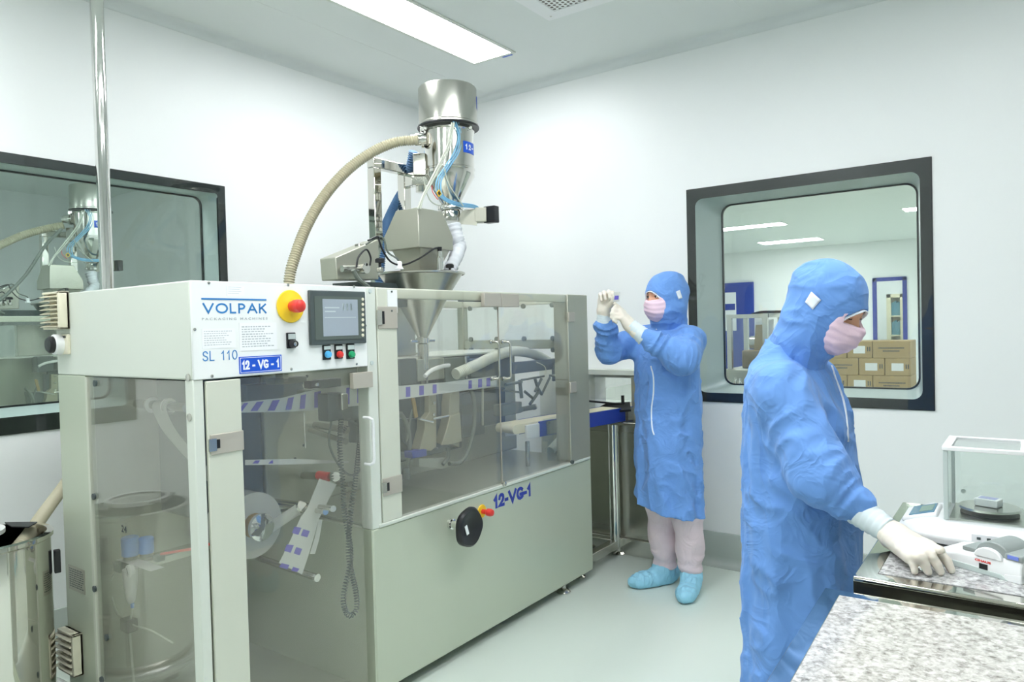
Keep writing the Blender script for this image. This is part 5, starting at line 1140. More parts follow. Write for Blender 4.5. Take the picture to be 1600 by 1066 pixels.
# ------------------------------------------------------------------ the sister machine in the room behind the left window
for src, lab in ((VL, 'vacuum loader seen dimly through the left window, with blue number plate'), (ST, 'square tube stand seen through the left window'), (AF, 'filler with pale motor housing seen through the left window'), (PM, 'grey packing machine standing in the room behind the left window')):
    c_ = copy_tree(src); c_['label'] = lab; p = np.array(ORG[src.name])+np.array((-3.75, -.04, 0)); c_.location = p
MB_ = catmull([onX(100, 352, -6.25), onX(70, 358, -6.3), onX(30, 370, -6.3), onX(-20, 395, -6.3), onX(-60, 430, -6.3)], 10)
h = MB().corr(MB_, .028, .016, .2, 12).build('flexible_hose', HOSE, angle=25); tag(h, 'pale hose reaching the loader seen through the left window', 'hose')
h = MB().tube(catmull([onX(96, 358, -6.0), onX(70, 385, -6.0), onX(40, 430, -6.0), onX(5, 465, -6.0), onX(-20, 480, -6.0)], 8), .012, 8).build('hanging_cable', RUBBER); tag(h, 'thin grey cable sloping down behind the left window', 'cable')
t = MB().box(*sorted((onX(0, 635, -3.86)[0]-.2, -3.80)), onX(-40, 640, -3.9)[1], onX(32, 640, -3.9)[1], onX(10, 665, -3.9)[2]-.05, onX(10, 637, -3.9)[2]).build('clear_box', ACRYL, smooth=False); tag(t, 'clear acrylic box at the lower left of the left window', 'box')
a = onX(8, 660, -3.95); t = MB().box(-4.4, -3.78, .4, 1.9, 0, onX(10, 665, -3.9)[2]-.05).build('side_table', PAINT, bevel=.01); tag(t, 'pale table under the clear box behind the left window', 'table')

# ------------------------------------------------------------------ people: implicit surfaces meshed with surface nets
_LAT = RNG.random((32, 32, 32)).astype(np.float32)
def vnoise(x, y, z):
    xi, yi, zi = np.floor(x).astype(int), np.floor(y).astype(int), np.floor(z).astype(int)
    fx, fy, fz = x-xi, y-yi, z-zi; fx = fx*fx*(3-2*fx); fy = fy*fy*(3-2*fy); fz = fz*fz*(3-2*fz)
    g = lambda a, b_, c: _LAT[(xi+a) % 32, (yi+b_) % 32, (zi+c) % 32]
    l = lambda p, q, t_: p+(q-p)*t_
    return l(l(l(g(0, 0, 0), g(1, 0, 0), fx), l(g(0, 1, 0), g(1, 1, 0), fx), fy), l(l(g(0, 0, 1), g(1, 0, 1), fx), l(g(0, 1, 1), g(1, 1, 1), fx), fy), fz)
def ridge(x, y, z): n = vnoise(x, y, z); return (1-np.abs(2*n-1))**2
def net(fn, lo, hi, h):
    """surface nets: vertices in the cells crossed by the surface, quads across the crossed edges"""
    lo = np.asarray(lo, float); hi = np.asarray(hi, float); n = np.ceil((hi-lo)/h).astype(int)+1
    ax = [lo[k]+h*np.arange(n[k]) for k in range(3)]; G = np.meshgrid(*ax, indexing='ij')
    S = fn(*[g.astype(np.float32) for g in G]); S[0] = S[-1] = 1; S[:, 0] = S[:, -1] = 1; S[:, :, 0] = S[:, :, -1] = 1
    ins = S < 0; c = np.zeros(tuple(np.array(S.shape)-1), int)
    for a in (0, 1):
        for b_ in (0, 1):
            for d in (0, 1): c += ins[a:S.shape[0]-1+a, b_:S.shape[1]-1+b_, d:S.shape[2]-1+d]
    act = (c > 0) & (c < 8); idx = -np.ones(c.shape, int); I = np.argwhere(act); idx[act] = np.arange(len(I))
    acc = np.zeros((len(I), 3)); cnt = np.zeros(len(I)); cor = [(a, b_, d) for a in (0, 1) for b_ in (0, 1) for d in (0, 1)]
    for p in cor:
        for k in range(3):
            if p[k]: continue
            q = list(p); q[k] = 1; va = S[I[:, 0]+p[0], I[:, 1]+p[1], I[:, 2]+p[2]]; vb = S[I[:, 0]+q[0], I[:, 1]+q[1], I[:, 2]+q[2]]
            m = (va < 0) != (vb < 0); t_ = np.zeros(len(I)); t_[m] = va[m]/(va[m]-vb[m])
            pt = np.tile(np.array(p, float), (len(I), 1)); pt[:, k] = t_; acc[m] += pt[m]; cnt[m] += 1
    V = lo+(I+acc/cnt[:, None])*h; Fs = []
    for k in range(3):
        a, b_ = [j for j in range(3) if j != k]
        sl0 = [slice(None)]*3; sl1 = [slice(None)]*3; sl0[k] = slice(0, -1); sl1[k] = slice(1, None)
        e = ins[tuple(sl0)] != ins[tuple(sl1)]; E = np.argwhere(e); E = E[(E[:, a] > 0) & (E[:, b_] > 0) & (E[:, a] < S.shape[a]-1) & (E[:, b_] < S.shape[b_]-1)]
        if not len(E): continue
        def cell(da, db): q = E.copy(); q[:, a] -= da; q[:, b_] -= db; return idx[q[:, 0], q[:, 1], q[:, 2]]
        Q = np.stack([cell(1, 1), cell(0, 1), cell(0, 0), cell(1, 0)], 1); fl = ins[E[:, 0], E[:, 1], E[:, 2]]
        if k == 1: fl = ~fl
        Q[~fl] = Q[~fl][:, ::-1]; Fs.append(Q)
    F_ = np.vstack(Fs); F_ = F_[(F_ >= 0).all(1)]
    # two light relaxation passes
    for _ in range(2):
        A = np.zeros_like(V); C_ = np.zeros(len(V))
        for i in range(4):
            j = (i+1) % 4; np.add.at(A, F_[:, i], V[F_[:, j]]); np.add.at(C_, F_[:, i], 1); np.add.at(A, F_[:, j], V[F_[:, i]]); np.add.at(C_, F_[:, j], 1)
        V = V*.5+.5*A/np.maximum(C_, 1)[:, None]
    return V, F_
def smin(a, b_, k):
    h = np.clip(.5+.5*(b_-a)/k, 0, 1); return b_+(a-b_)*h-k*h*(1-h)
def smax(a, b_, k): return -smin(-a, -b_, k)
def rcone(X, Y, Z, a, b_, ra, rb):
    a = np.asarray(a, np.float32); b_ = np.asarray(b_, np.float32); ba = b_-a; L2 = float(ba@ba)+1e-9
    t_ = np.clip(((X-a[0])*ba[0]+(Y-a[1])*ba[1]+(Z-a[2])*ba[2])/L2, 0, 1)
    return np.sqrt((X-a[0]-t_*ba[0])**2+(Y-a[1]-t_*ba[1])**2+(Z-a[2]-t_*ba[2])**2)-(ra+(rb-ra)*t_), t_
def chain(X, Y, Z, pts, rs, k=.01):
    d = None
    for i in range(len(pts)-1):
        q = rcone(X, Y, Z, pts[i], pts[i+1], rs[i], rs[i+1])[0]; d = q if d is None else smin(d, q, k)
    return d
def ell(X, Y, Z, c, r, fr=None):
    x, y, z = X-c[0], Y-c[1], Z-c[2]
    if fr is not None: x, y, z = [x*f_[0]+y*f_[1]+z*f_[2] for f_ in fr]
    k0 = np.sqrt((x/r[0])**2+(y/r[1])**2+(z/r[2])**2); k1 = np.sqrt((x/r[0]**2)**2+(y/r[1]**2)**2+(z/r[2]**2)**2)
    return k0*(k0-1)/np.maximum(k1, 1e-6)
def stack(X, Y, Z, prof, c, Fd, Ld, folds=0, nf=9, ph=0.):
    """body of elliptical sections: prof rows z, forward offset, half depth, half width"""
    P = np.array(prof); z = P[:, 0]; off = np.interp(Z, z, P[:, 1]); a = np.interp(Z, z, P[:, 2]); b_ = np.interp(Z, z, P[:, 3])
    u = (X-c[0])*Fd[0]+(Y-c[1])*Fd[1]-off; v = (X-c[0])*Ld[0]+(Y-c[1])*Ld[1]
    th = np.arctan2(v/b_, u/a)
    if callable(folds):
        f_ = folds(Z); w_ = .6*np.sin(nf*th+ph+2.2*np.sin(Z*3.1+ph))+.4*np.sin((nf*1.7+.3)//1*th+1.3+Z*2.); a = a*(1+f_*w_); b_ = b_*(1+f_*w_)
    q = np.sqrt((u/a)**2+(v/b_)**2)
    return np.maximum((q-1)*np.minimum(a, b_), np.maximum(Z-z.max(), z.min()-Z))

class Head:
    def __init__(s, C, F2, pitch, roll=0.):
        s.C = np.array(C, float); F3 = nrm((F2[0], F2[1], 0)); s.s = np.cross(ZV, F3); s.n = F3*math.cos(pitch)-ZV*math.sin(pitch); s.u = np.cross(s.n, s.s); s.fr = (s.n, s.s, s.u)
    def P(s, n, l, u): return s.C+s.n*n+s.s*l+s.u*u
    def loc(s, X, Y, Z):
        x, y, z = X-s.C[0], Y-s.C[1], Z-s.C[2]; return [x*f_[0]+y*f_[1]+z*f_[2] for f_ in s.fr]
    def skin(s, X, Y, Z):
        n, l, u = s.loc(X, Y, Z); e = lambda c, r: ell(n, l, u, c, r)
        d = smin(e((-.008, 0, .022), (.094, .074, .088)), e((.028, 0, -.055), (.066, .056, .070)), .03); d = smin(d, e((.045, 0, -.012), (.050, .060, .075)), .03)
        la = np.abs(l)
        d = smax(d, -(np.sqrt((n-.108)**2+(la-.031)**2+((u-.000)*1.15)**2)-.0195), .012)
        d = smin(d, rcone(n, l, u, (.088, 0, .008), (.110, 0, -.034), .008, .0125)[0], .012); d = smin(d, ell(n, la, u, (.100, .010, -.037), (.011, .009, .009)), .006)
        d = smin(d, rcone(n, la, u, (.092, .014, .018), (.080, .048, .016), .008, .006)[0], .012)          # brow ridge
        d = smin(d, ell(n, l, u, (.096, 0, -.066), (.012, .024, .010)), .010)                               # lips
        d = smax(d, -(np.sqrt(((n-.112)*1)**2+(u+.066)**2)-.0035+.4*np.maximum(la-.02, 0)), .003)           # mouth line
        d = smin(d, ell(n, la, u, (-.008, .074, -.008), (.018, .010, .030)), .006)                          # ears
        return smin(d, rcone(n, l, u, (-.015, 0, -.07), (-.045, 0, -.18), .055, .058)[0], .03)
    def opening(s, n, l, u, g=0): return ell(n, l, u, (.105, 0, -.045), (.087+g, .067+g, .076+g))
    def hood(s, X, Y, Z, neck, nr=.10, amp=.006):
        n, l, u = s.loc(X, Y, Z); w_ = amp*(ridge(n*9+u*14+3, l*10, u*5+7)-.35)+amp*1.2*(ridge(n*12+3+u*9, l*7+2, u*26+5-n*14)-.3)
        d = smin(ell(n, l, u, (-.012, 0, .024), (.110, .088, .100)), ell(n, l, u, (.008, 0, -.055), (.088, .083, .098)), .05)
        nk = rcone(X, Y, Z, s.P(-.015, 0, -.085), neck, .080, nr)[0]; d = smin(smin(d, nk, .05)-w_, s.skin(X, Y, Z)-.008, .008)
        return n, l, u, d

def person_head(par, H, eyes_down, name='head'):
    R3 = .19
    V, F_ = net(lambda X, Y, Z: H.skin(X, Y, Z), H.C-np.array((.17, .17, .22)), H.C+np.array((.17, .17, .17)), .0042)
    hd = meshobj(name, V, F_, SKIN, par, angle=180)
    # mask: cloth covering all of the opening except the eye slot
    def mk(X, Y, Z):
        n, l, u = H.loc(X, Y, Z); la = np.abs(l)
        d = smin(H.skin(X, Y, Z)-.006, ell(n, l, u, (.060, 0, -.058), (.066, .063, .066)), .03)
        pl = .0011*np.sin(u*260+9*n+3.5*np.sin(l*30))*np.clip((.02-u)*30, 0, 1)*np.clip((n-.02)*30, 0, 1); d = d-pl-.0035*ridge(n*18+3*u, l*20, u*36)
        slot = np.maximum(np.maximum(la-.052-.1*(n-.07), np.abs(u-.006)-.0205-.05*np.maximum(.05-la, 0)), .02-n); d = smax(d, -slot, .003)
        d = np.maximum(d, -(H.skin(X, Y, Z)-.0005)); d = np.maximum(d, H.opening(n, l, u, .012)); return np.maximum(d, u-.016)
    V, F_ = net(mk, H.C-np.array((.16, .16, .20)), H.C+np.array((.16, .16, .12)), .003)
    meshobj('face_mask', V, F_, PINKM, par, angle=180)
    for sg_ in (-1, 1):
        b = MB(); pts = [H.P(.098-.0035*k*k*.35, sg_*(.014+.0082*k), .0205+.0015*k-.0008*k*k) for k in range(5)]
        MB().tube(catmull(pts, 4), [.0028]*3+[.0034]*8+[.0026]*3+[.0018]*2+[.0012]*1 if False else .0026, 8).build('eyebrow', BROW, hd)
        ec = H.P(.0815, sg_*.0305, .001)
        eb = MB().lathe([(.0128*math.sin(t_), -.0128*math.cos(t_)) for t_ in np.linspace(.02, PI-.02, 14)], ec, H.n, 20).build('eye', EYEW, hd, angle=180)
        gz = H.n*1.0-H.u*(.55 if eyes_down else .1)+(H.s*0); gz = nrm(gz)
        MB().lathe([(.0062, .0110), (.005, .0124), (.001, .0131)], ec, gz, 16).build('iris', IRIS, eb, angle=180)
        # lids: skin caps over the ball, upper one low when the person looks down
        def lid(a0, a1, nm):
            rings = []
            for t_ in np.linspace(a0, a1, 6):
                rings.append([ec+(H.s*math.sin(w_)+(H.n*math.cos(t_)+H.u*math.sin(t_))*math.cos(w_))*.0138 for w_ in np.linspace(-1.35, 1.35, 14)])
            b = MB(); n_ = 14; vs = [p for r in rings for p in r]; fs = [(i*n_+j, i*n_+j+1, (i+1)*n_+j+1, (i+1)*n_+j) for i in range(5) for j in range(n_-1)]
            o = MB().add(vs, fs).build(nm, SKIN, hd, angle=180); md = o.modifiers.new('t', 'SOLIDIFY'); md.thickness = .0012; return o
        up0 = -.25 if eyes_down else .32
        lid(up0, 1.5, 'upper_eyelid'); lid(-1.5, -.50, 'lower_eyelid')
        MB().tube([ec+(H.s*math.sin(w_)+(H.n*math.cos(up0-.03)+H.u*math.sin(up0-.03))*math.cos(w_))*.0150 for w_ in np.linspace(-1.2, 1.2, 10)], .0011, 6).build('eyelashes', BROW, hd)
    return hd
def snap_bvh(o):
    me = o.data; O_ = ORG[o.parent.name] if o.parent else ORG[o.name]
    return BVHTree.FromPolygons([Vector(v.co)+Vector(O_) for v in me.vertices], [tuple(p.vertices) for p in me.polygons])
def hit(bvh, px, py, off=.002):
    d = Vector(_ray(px, py)).normalized(); r = bvh.ray_cast(Vector((0, 0, EYE)), d)
    return None if r[0] is None else np.array(r[0])-np.array(d)*off
def patch(name, bvh, corners, m, par, n=6, th=.0015):
    c = [np.array(q, float) for q in corners]; G = []
    for i in range(n):
        for j in range(n):
            s_, t_ = i/(n-1), j/(n-1); q = (c[0]*(1-s_)+c[1]*s_)*(1-t_)+(c[3]*(1-s_)+c[2]*s_)*t_; h = hit(bvh, q[0], q[1], .002)
            if h is None: return None
            G.append(h)
    o = MB().add(G, [(i*n+j, (i+1)*n+j, (i+1)*n+j+1, i*n+j+1) for i in range(n-1) for j in range(n-1)]).build(name, m, par, angle=180)
    md = o.modifiers.new('t', 'SOLIDIFY'); md.thickness = th; return o
def snapline(name, bvh, pts, r, m, par, sub=5):
    out = []
    for q in catmull([(x, y, 0) for x, y in pts], sub):
        h = hit(bvh, q[0], q[1], .001)
        if h is not None and (not out or np.linalg.norm(h-out[-1]) < .12): out.append(h)
    return MB().tube(out, r, 8).build(name, m, par, angle=180) if len(out) > 2 else None
def glove(par, wrist, fore, fingers, thumb, palm_r=.013, vox=.0025, label=None):
    """fingers: chains of world points knuckle, joint, joint, tip; the palm fills wrist to knuckles"""
    pts = [wrist, fore]+[p for f_ in fingers for p in f_]+list(thumb); A = np.array([np.asarray(p, float) for p in pts]); lo = A.min(0)-.06; hi = A.max(0)+.06
    def fn(X, Y, Z):
        pm = None; kn = [np.asarray(f_[0], float) for f_ in fingers]; w_ = np.asarray(wrist, float)
        side = nrm(kn[0]-kn[-1])
        for i, k in enumerate(kn):
            st = w_+side*(.016-.011*i); q = rcone(X, Y, Z, st, k, .021, palm_r)[0]; pm = q if pm is None else smin(pm, q, .014)
        pm = smin(pm, rcone(X, Y, Z, w_, fore, .027, .030)[0], .02)
        pm = smin(pm, chain(X, Y, Z, [w_+side*.012]+list(thumb), [.017, .0155, .0115, .0085], .008), .012)
        out = pm
        for f_, r0 in zip(fingers, (.0098, .0100, .0096, .0084)):
            out = smin(out, chain(X, Y, Z, f_, [r0*1.15, r0*1.05, r0*.95, r0*.8], .003), .005)
        return out-.0012*ridge(X*60, Y*60, Z*60)
    V, F_ = net(fn, lo, hi, vox); return meshobj('glove', V, F_, GLOVE, par, angle=180)

def build_person(par_label, c, Fd, prof, arms, H, nape, legs, hem, vox, fold_amp, glove_defs, eyes_down):
    Fd = nrm((Fd[0], Fd[1], 0)); Ld = np.cross(ZV, Fd); c = np.array(c, float)
    # body under the clothes: one continuous mesh, the top-level object
    P_ = np.array(prof); sh = c+Fd*0
    neck0 = H.P(-.03, 0, -.10)
    def body(X, Y, Z):
        pr = [(z, o_, a*.78, b_*.78) for z, o_, a, b_ in prof if z > .75]
        d = stack(X, Y, Z, pr, c, Fd, Ld); top = np.array((c[0], c[1], 0))+Fd*np.interp(1.3, P_[:, 0], P_[:, 1])+ZV*1.27
        d = smin(d, rcone(X, Y, Z, top, neck0, .075, .052)[0], .05)
        for a_ in arms: d = smin(d, chain(X, Y, Z, a_['p'], [.048, .038, .026], .02), .03)
        for l_ in legs: d = smin(d, chain(X, Y, Z, l_['p'], [.075, .052, .036], .02), .04)
        for l_ in legs: d = smin(d, rcone(X, Y, Z, l_['p'][-1], l_['toe'], .034, .026)[0], .02)
        return d
    A = np.array([p for a_ in arms for p in a_['p']]+[p for l_ in legs for p in list(l_['p'])+[l_['toe']]]+[neck0]); lo = A.min(0)-.13; hi = A.max(0)+.13; lo[2] = .005; hi[2] = neck0[2]+.06
    V, F_ = net(body, lo, hi, .016)
    man = meshobj('person', V, F_, SKIN, None, angle=180, org=(c[0], c[1], 0)); tag(man, par_label, 'person')
    person_head(man, H, eyes_down)
    # gown with sleeves
    fo = lambda Z: fold_amp*np.clip((1.15-Z)/.7, .12, 1)
    def gown(X, Y, Z):
        d = stack(X, Y, Z, prof, c, Fd, Ld, fo, 8, c[0]*9)
        rel = (X-c[0])*Ld[0]+(Y-c[1])*Ld[1]
        wp_ = vnoise(X*4, Y*4, Z*4)*3; d = d-.014*(ridge(X*8+3+wp_, Y*8, Z*3+wp_)-.4)-.010*(ridge(X*15+wp_, Y*15+Z*9, Z*10+5+wp_)**1.5-.3)
        for a_ in arms:
            p, r = a_['p'], a_['r']; q0, t0_ = rcone(X, Y, Z, p[0], p[1], r[0], r[1]); q1, t1_ = rcone(X, Y, Z, p[1], a_['cuff'], r[1], r[2])
            # diagonal drag folds and gathers near the bend and the cuff
            q0 = q0-.014*(ridge(X*10+t0_*3+wp_, Y*9, Z*13+t0_*2)-.4); q1 = q1-.021*(ridge(t1_*6+X*6+wp_, Y*9, Z*9+2)-.4)*(.5+.7*t1_)
            d = smin(d, smin(q0, q1, .035), .045)
        d = np.maximum(d, hem(X, Y, Z)); inner = stack(X, Y, Z, [(z-.02 if i == 0 else z, o_, a-.03, b_-.03) for i, (z, o_, a, b_) in enumerate(prof)], c, Fd, Ld, fo, 8, c[0]*9)
        return np.maximum(d, -np.maximum(inner, Z-(P_[0, 0]+.10)))
    A = np.array([p for a_ in arms for p in list(a_['p'])+[a_['cuff']]]+[c+Fd*(o_+s_*a)+Ld*(s2*b_)+ZV*z for z, o_, a, b_ in prof for s_ in (-1, 1) for s2 in (-1, 1)])
    V, F_ = net(gown, A.min(0)-.09, A.max(0)+.09, vox); gw = meshobj('gown', V, F_, BLUEG, man, angle=180)
    def hood(X, Y, Z):
        n, l, u, d = H.hood(X, Y, Z, nape, H.nr); d = smax(d, -H.opening(n, l, u), .003); d = np.maximum(d, -(H.skin(X, Y, Z)-.003)); return np.maximum(d, H.zcut-Z)
    lo = np.minimum(H.C-.19, nape-.16); hi = np.maximum(H.C+.19, nape+.16); lo[2] = H.zcut-.01
    V, F_ = net(hood, lo, hi, .0045); hdm = meshobj('hood', V, F_, BLUEG, man, angle=180)
    # white binding of the hood opening
    def bind(X, Y, Z):
        n, l, u, d = H.hood(X, Y, Z, nape, H.nr); return np.maximum(np.maximum(np.maximum(np.abs(H.opening(n, l, u, -.002))-.0022, np.abs(d+.003)-.0045), .0-n), -.035-u)
    V, F_ = net(bind, H.C-.16, H.C+.16, .0022); meshobj('hood_binding', V, F_, ZIP, man, angle=180)
    for l_ in legs:
        p = l_['p']
        def trou(X, Y, Z):
            d = chain(X, Y, Z, [p[0], p[1], l_['ank']], [.082, .082, .058], .03); z = Z
            return np.maximum(d-.014*(ridge(X*8, Y*8, Z*14)-.4)-.007*np.sin(Z*95+X*20)*np.clip((.24-Z)*6, 0, 1)-.012*np.exp(-((Z-.24)/.05)**2)*0.6, np.maximum(Z-l_['top'], l_['ank'][2]-.03-Z))
        A = np.array(list(p)+[l_['ank']]); V, F_ = net(trou, A.min(0)-.13, A.max(0)+.13, .008); meshobj('trouser_leg', V, F_, PINKT, man, angle=180)
        ft, an = np.array(l_['toe']), np.array(l_['ank']); dr = nrm((ft-an)*(1, 1, 0)); sd = np.cross(ZV, dr); heel = an*(1, 1, 0)-dr*.05
        def shoe(X, Y, Z):
            a0 = (X-heel[0])*dr[0]+(Y-heel[1])*dr[1]; b0 = (X-heel[0])*sd[0]+(Y-heel[1])*sd[1]
            d = smin(ell(a0, b0, Z, (.05, 0, .05), (.082, .052, .062)), ell(a0, b0, Z, (.17, 0, .032), (.105, .054, .047)), .04)
            d = smin(d, ell(a0, b0, Z, (.055, 0, .085), (.06, .05, .04)), .03)
            d = d-.006*(ridge(a0*26, b0*40, Z*12)-.3)-.004*np.sin(a0*150+b0*60)*np.clip((Z-.03)*20, 0, 1); return np.maximum(d, .004-Z)
        lo = heel-np.array((.32, .32, 0)); hi = heel+np.array((.32, .32, .17)); lo[2] = -.012
        V, F_ = net(shoe, lo, hi, .005); meshobj('shoe_cover', V, F_, SHOEC, man, angle=180)
        MB().lathe([(.040, .075), (.043, .085), (.041, .12), (.036, .125)], (an[0], an[1], 0), n=24).build('sock', WHITE, man)
    for g in glove_defs:
        gl = glove(man, *g['g'], vox=g.get('v', .0028))
        a_, b_ = [np.asarray(q, float) for q in g['cuff']]; fr2 = catmull([a_, (a_+b_)/2, b_], 8); r0, r1 = g['cr']
        n_ = len(fr2); MB().tube(fr2, [r0+(r1-r0)*i/(n_-1)+.0012*math.sin(i*2.1) for i in range(n_)], 28).build('glove_cuff', CUFF, man, angle=180)
    return man, gw, hdm

# ---- person at the weighing table: profile towards the picture's right, head bent, right hand on the printer
F2 = nrm((math.cos(.14), -math.sin(.14), 0)); L2_ = np.cross(ZV, F2); c2 = np.array((-.575, 2.26, 0.))
H2 = Head((-.490, 2.245, 1.441), (math.cos(.24), -math.sin(.24)), .50); H2.nr = .082; H2.zcut = 1.205
prof2 = [(.27, .0, .165, .205), (.5, -.0, .160, .20), (.8, .0, .156, .195), (1.0, -.002, .148, .19), (1.12, -.008, .136, .188), (1.20, -.02, .118, .178), (1.255, -.03, .095, .145), (1.29, -.03, .08, .10), (1.33, -.02, .065, .07)]
wz = onZ(1386, 832, .905)
sR = np.array(onY(1222, 608, 2.10)); eR = np.array(onY(1280, 742, 2.035)); wR = np.array(onY(1392, 828, 2.02)); cR = np.array(onY(1345, 800, 2.03))
sL = c2+L2_*.155+ZV*1.20+F2*-.02; eL = c2+L2_*.20+ZV*.95+F2*-.03; wL = c2+L2_*.18+ZV*.73+F2*.03
arms2 = [dict(p=[sR, eR, wR], cuff=cR, r=[.074, .076, .040]), dict(p=[sL, eL, wL], cuff=wL+ZV*.03, r=[.07, .066, .042])]
fk = [onZ(1456, 856, .868), onZ(1445, 866, .864), onZ(1433, 872, .858), onZ(1421, 872, .851)]
ftips = [onZ(1487, 891, .8295), onZ(1470, 894, .8295), onZ(1450, 894, .8295), onZ(1429, 893, .8295)]
fing = []
for k, (a, t_) in enumerate(zip(fk, ftips)):
    a, t_ = np.array(a), np.array(t_); d = t_-a
    fing.append([a, a+d*.42+ZV*.010, a+d*.76+ZV*.008, t_])
th2 = [onZ(1424, 848, .872), onZ(1447, 852, .874), onZ(1470, 860, .876)]
gR = dict(g=(np.array(onY(1398, 838, 1.995)), np.array(onY(1372, 818, 2.02)), fing, th2), cuff=(np.array(onY(1340, 797, 2.035)), np.array(onY(1386, 829, 2.005))), cr=(.040, .032), v=.0022)
kl = [wL+F2*.05-ZV*.07+L2_*q for q in (-.0, .008, .016, .024)]
gL = dict(g=(wL, wL+ZV*.05, [[k, k+F2*.004-ZV*.035, k-F2*.004-ZV*.058, k-F2*.014-ZV*.074] for k in [wL-ZV*.085+F2*q for q in (.03, .01, -.01, -.03)]], [wL+F2*.03-ZV*.04, wL+F2*.045-ZV*.07, wL+F2*.045-ZV*.095]), cuff=(wL+ZV*.06, wL+ZV*.0), cr=(.038, .032), v=.004)
hipz = .86
legs2 = []
for s_ in (-1, 1):
    hp_ = c2+L2_*.09*s_+ZV*.84; an = c2+L2_*.10*s_+ZV*.11-F2*.03; legs2.append(dict(p=[hp_, c2+L2_*.10*s_+ZV*.46, an-ZV*.03], ank=an, toe=an*np.array((1, 1, 0))+F2*.16+ZV*.035, top=.6))
p2m, p2g, p2h = build_person('person in blue gown bending over the balance table, one hand on the printer', c2, F2, prof2, arms2, H2, np.array((-.60, 2.255, 1.245)), legs2, lambda X, Y, Z: .285-Z, .0068, .04, [gR, gL], True)
bh = snap_bvh(p2h); bg = snap_bvh(p2g)
patch('white_patch', bh, [(1268, 456), (1283, 469), (1270, 484), (1258, 472)], ZIP, p2m)
snapline('zip', bg, [(1296, 560), (1305, 590), (1316, 620), (1322, 650), (1325, 690)], .0035, ZIP, p2m)

# ---- person by the window wall, holding a sachet up to the light
F1 = nrm((-.25, -.968, 0)); L1_ = np.cross(ZV, F1); c1 = np.array((-1.545, 3.50, 0.))
hc1 = onY(1038, 466, 3.46)
H1 = Head((hc1[0]+.012, 3.46, 1.532), (-.47, -.88), .06); H1.nr = .082; H1.zcut = 1.335
prof1 = [(.40, .01, .150, .178), (.6, .01, .148, .178), (.9, .0, .142, .172), (1.1, .0, .136, .172), (1.22, -.005, .126, .176), (1.30, -.01, .108, .165), (1.345, -.01, .088, .13), (1.385, -.01, .070, .09), (1.42, -.01, .06, .065)]
sR = c1-L1_*.145+ZV*1.315; eR = np.array(onY(952, 548, 3.36)); wR = np.array(onY(944, 488, 3.25)); cR = np.array(onY(945, 506, 3.27))
sL = c1+L1_*.150+ZV*1.305; eL = np.array(onY(1066, 560, 3.30)); wL = np.array(onY(984, 510, 3.20)); cL = np.array(onY(1010, 526, 3.22))
arms1 = [dict(p=[sR, eR, wR], cuff=cR, r=[.068, .066, .048]), dict(p=[sL, eL, wL], cuff=cL, r=[.074, .078, .048])]
def pp(l, Y): return [np.array(onY(x, y, Y+dy)) for x, y, dy in l]
gR = dict(g=(np.array(onY(944, 486, 3.25)), np.array(onY(944, 500, 3.26)),
             [pp([(955, 468, 0), (957, 458, -.02), (958, 460, -.035), (959, 465, -.035)], 3.24), pp([(950, 466, 0), (951, 456, -.02), (952, 458, -.035), (953, 465, -.04)], 3.24), pp([(944, 467, 0), (944, 457, -.02), (945, 460, -.035), (946, 468, -.04)], 3.24), pp([(938, 469, 0), (938, 460, -.02), (939, 462, -.03), (940, 469, -.035)], 3.24)],
             pp([(953, 478, -.01), (958, 471, -.03), (960, 464, -.045)], 3.24)), cuff=(np.array(onY(943, 506, 3.265)), np.array(onY(944, 488, 3.252))), cr=(.040, .031), v=.003)
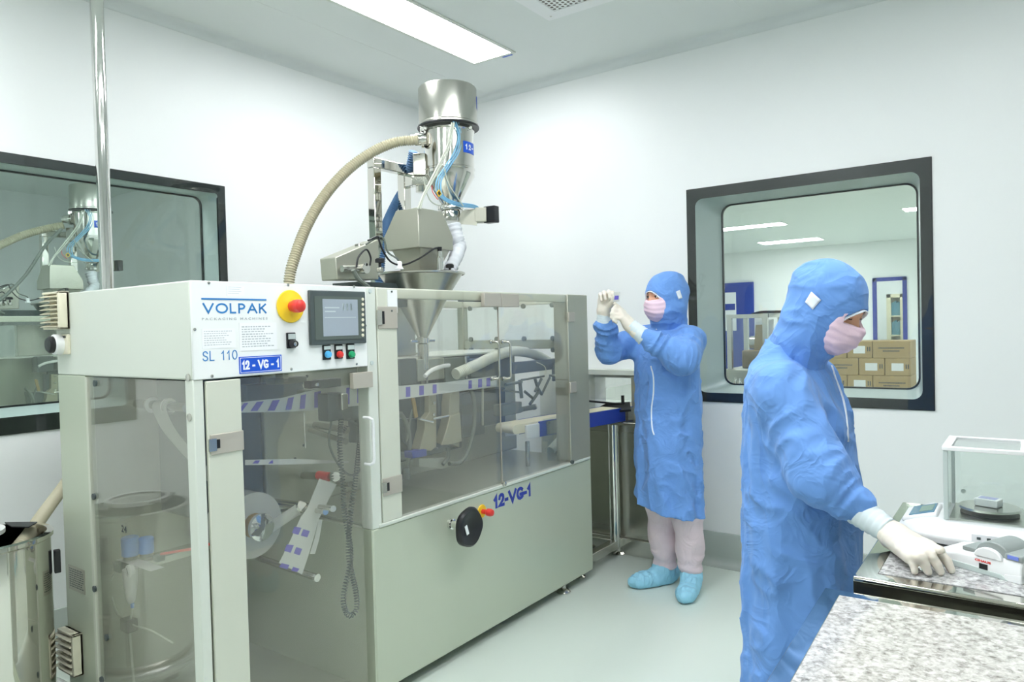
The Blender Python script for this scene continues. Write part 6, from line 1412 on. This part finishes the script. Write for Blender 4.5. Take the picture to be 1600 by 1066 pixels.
gL = dict(g=(np.array(onY(982, 506, 3.20)), np.array(onY(994, 520, 3.205)),
             [pp([(968, 483, 0), (962, 480, -.02), (958, 484, -.03), (958, 489, -.03)], 3.19), pp([(969, 488, -.01), (960, 485, -.03), (956, 490, -.04), (958, 495, -.035)], 3.19), pp([(970, 493, -.015), (960, 491, -.035), (956, 496, -.04), (960, 500, -.035)], 3.19), pp([(972, 498, -.02), (962, 497, -.035), (959, 501, -.04), (963, 504, -.035)], 3.19)],
             pp([(972, 488, .02), (965, 480, .015), (961, 475, .0)], 3.19)), cuff=(np.array(onY(1008, 528, 3.225)), np.array(onY(985, 508, 3.20))), cr=(.044, .032), v=.003)
legs1 = []
aL = np.array(onZ(1080, 893, .10)); aR = np.array(onZ(1040, 882, .10)); tL = np.array(onZ(1072, 930, .03)); tR = np.array(onZ(1006, 908, .03))
for s_, an, tp in ((1, aL, tL), (-1, aR, tR)):
    legs1.append(dict(p=[c1+L1_*.085*s_+ZV*.80, (c1+L1_*.085*s_)*np.array((.5, .5, 0))+an*np.array((.5, .5, 0))+ZV*.44, an-ZV*.02], ank=an+ZV*.015, toe=an*np.array((1, 1, 0))+nrm((tp-an)*(1, 1, 0))*.155+ZV*.035, top=.50))
p1m, p1g, p1h = build_person('person in blue gown and pink trousers beside the window, holding up a sachet', c1, F1, prof1, arms1, H1, np.array((-1.53, 3.50, 1.37)), legs1, lambda X, Y, Z: (.445+.10*(-(X-c1[0])*L1_[0]-(Y-c1[1])*L1_[1])/.17*.4)-Z, .0068, .075, [gR, gL], False)
bh = snap_bvh(p1h); bg = snap_bvh(p1g)
patch('white_patch', bh, [(1056, 456), (1062, 453), (1066, 466), (1060, 468)], ZIP, p1m)
snapline('zip', bg, [(1027, 510), (1024, 524), (1021, 536)], .004, ZIP, p1m)
snapline('zip', bg, [(1017, 572), (1021, 590), (1021, 615), (1018, 640), (1019, 668), (1022, 680)], .004, ZIP, p1m)
a = onY(963.5, 464, 3.185)
sx_ = MB().obox(a, nrm((-.3, -.95, .1))*0+nrm((.95, -.3, .0)), nrm((.3, .95, 0)), nrm((.1, 0, 1)), .021, .0012, .024).build('sachet', FILM); tag(sx_, 'small white and violet sachet held up between two gloved hands', 'sachet')
MB().obox(np.array(a)+np.array((0, -.0018, -.004)), nrm((.95, -.3, .0)), nrm((.3, .95, 0)), nrm((.1, 0, 1)), .014, .0006, .010).build('print', VIOLET, sx_)
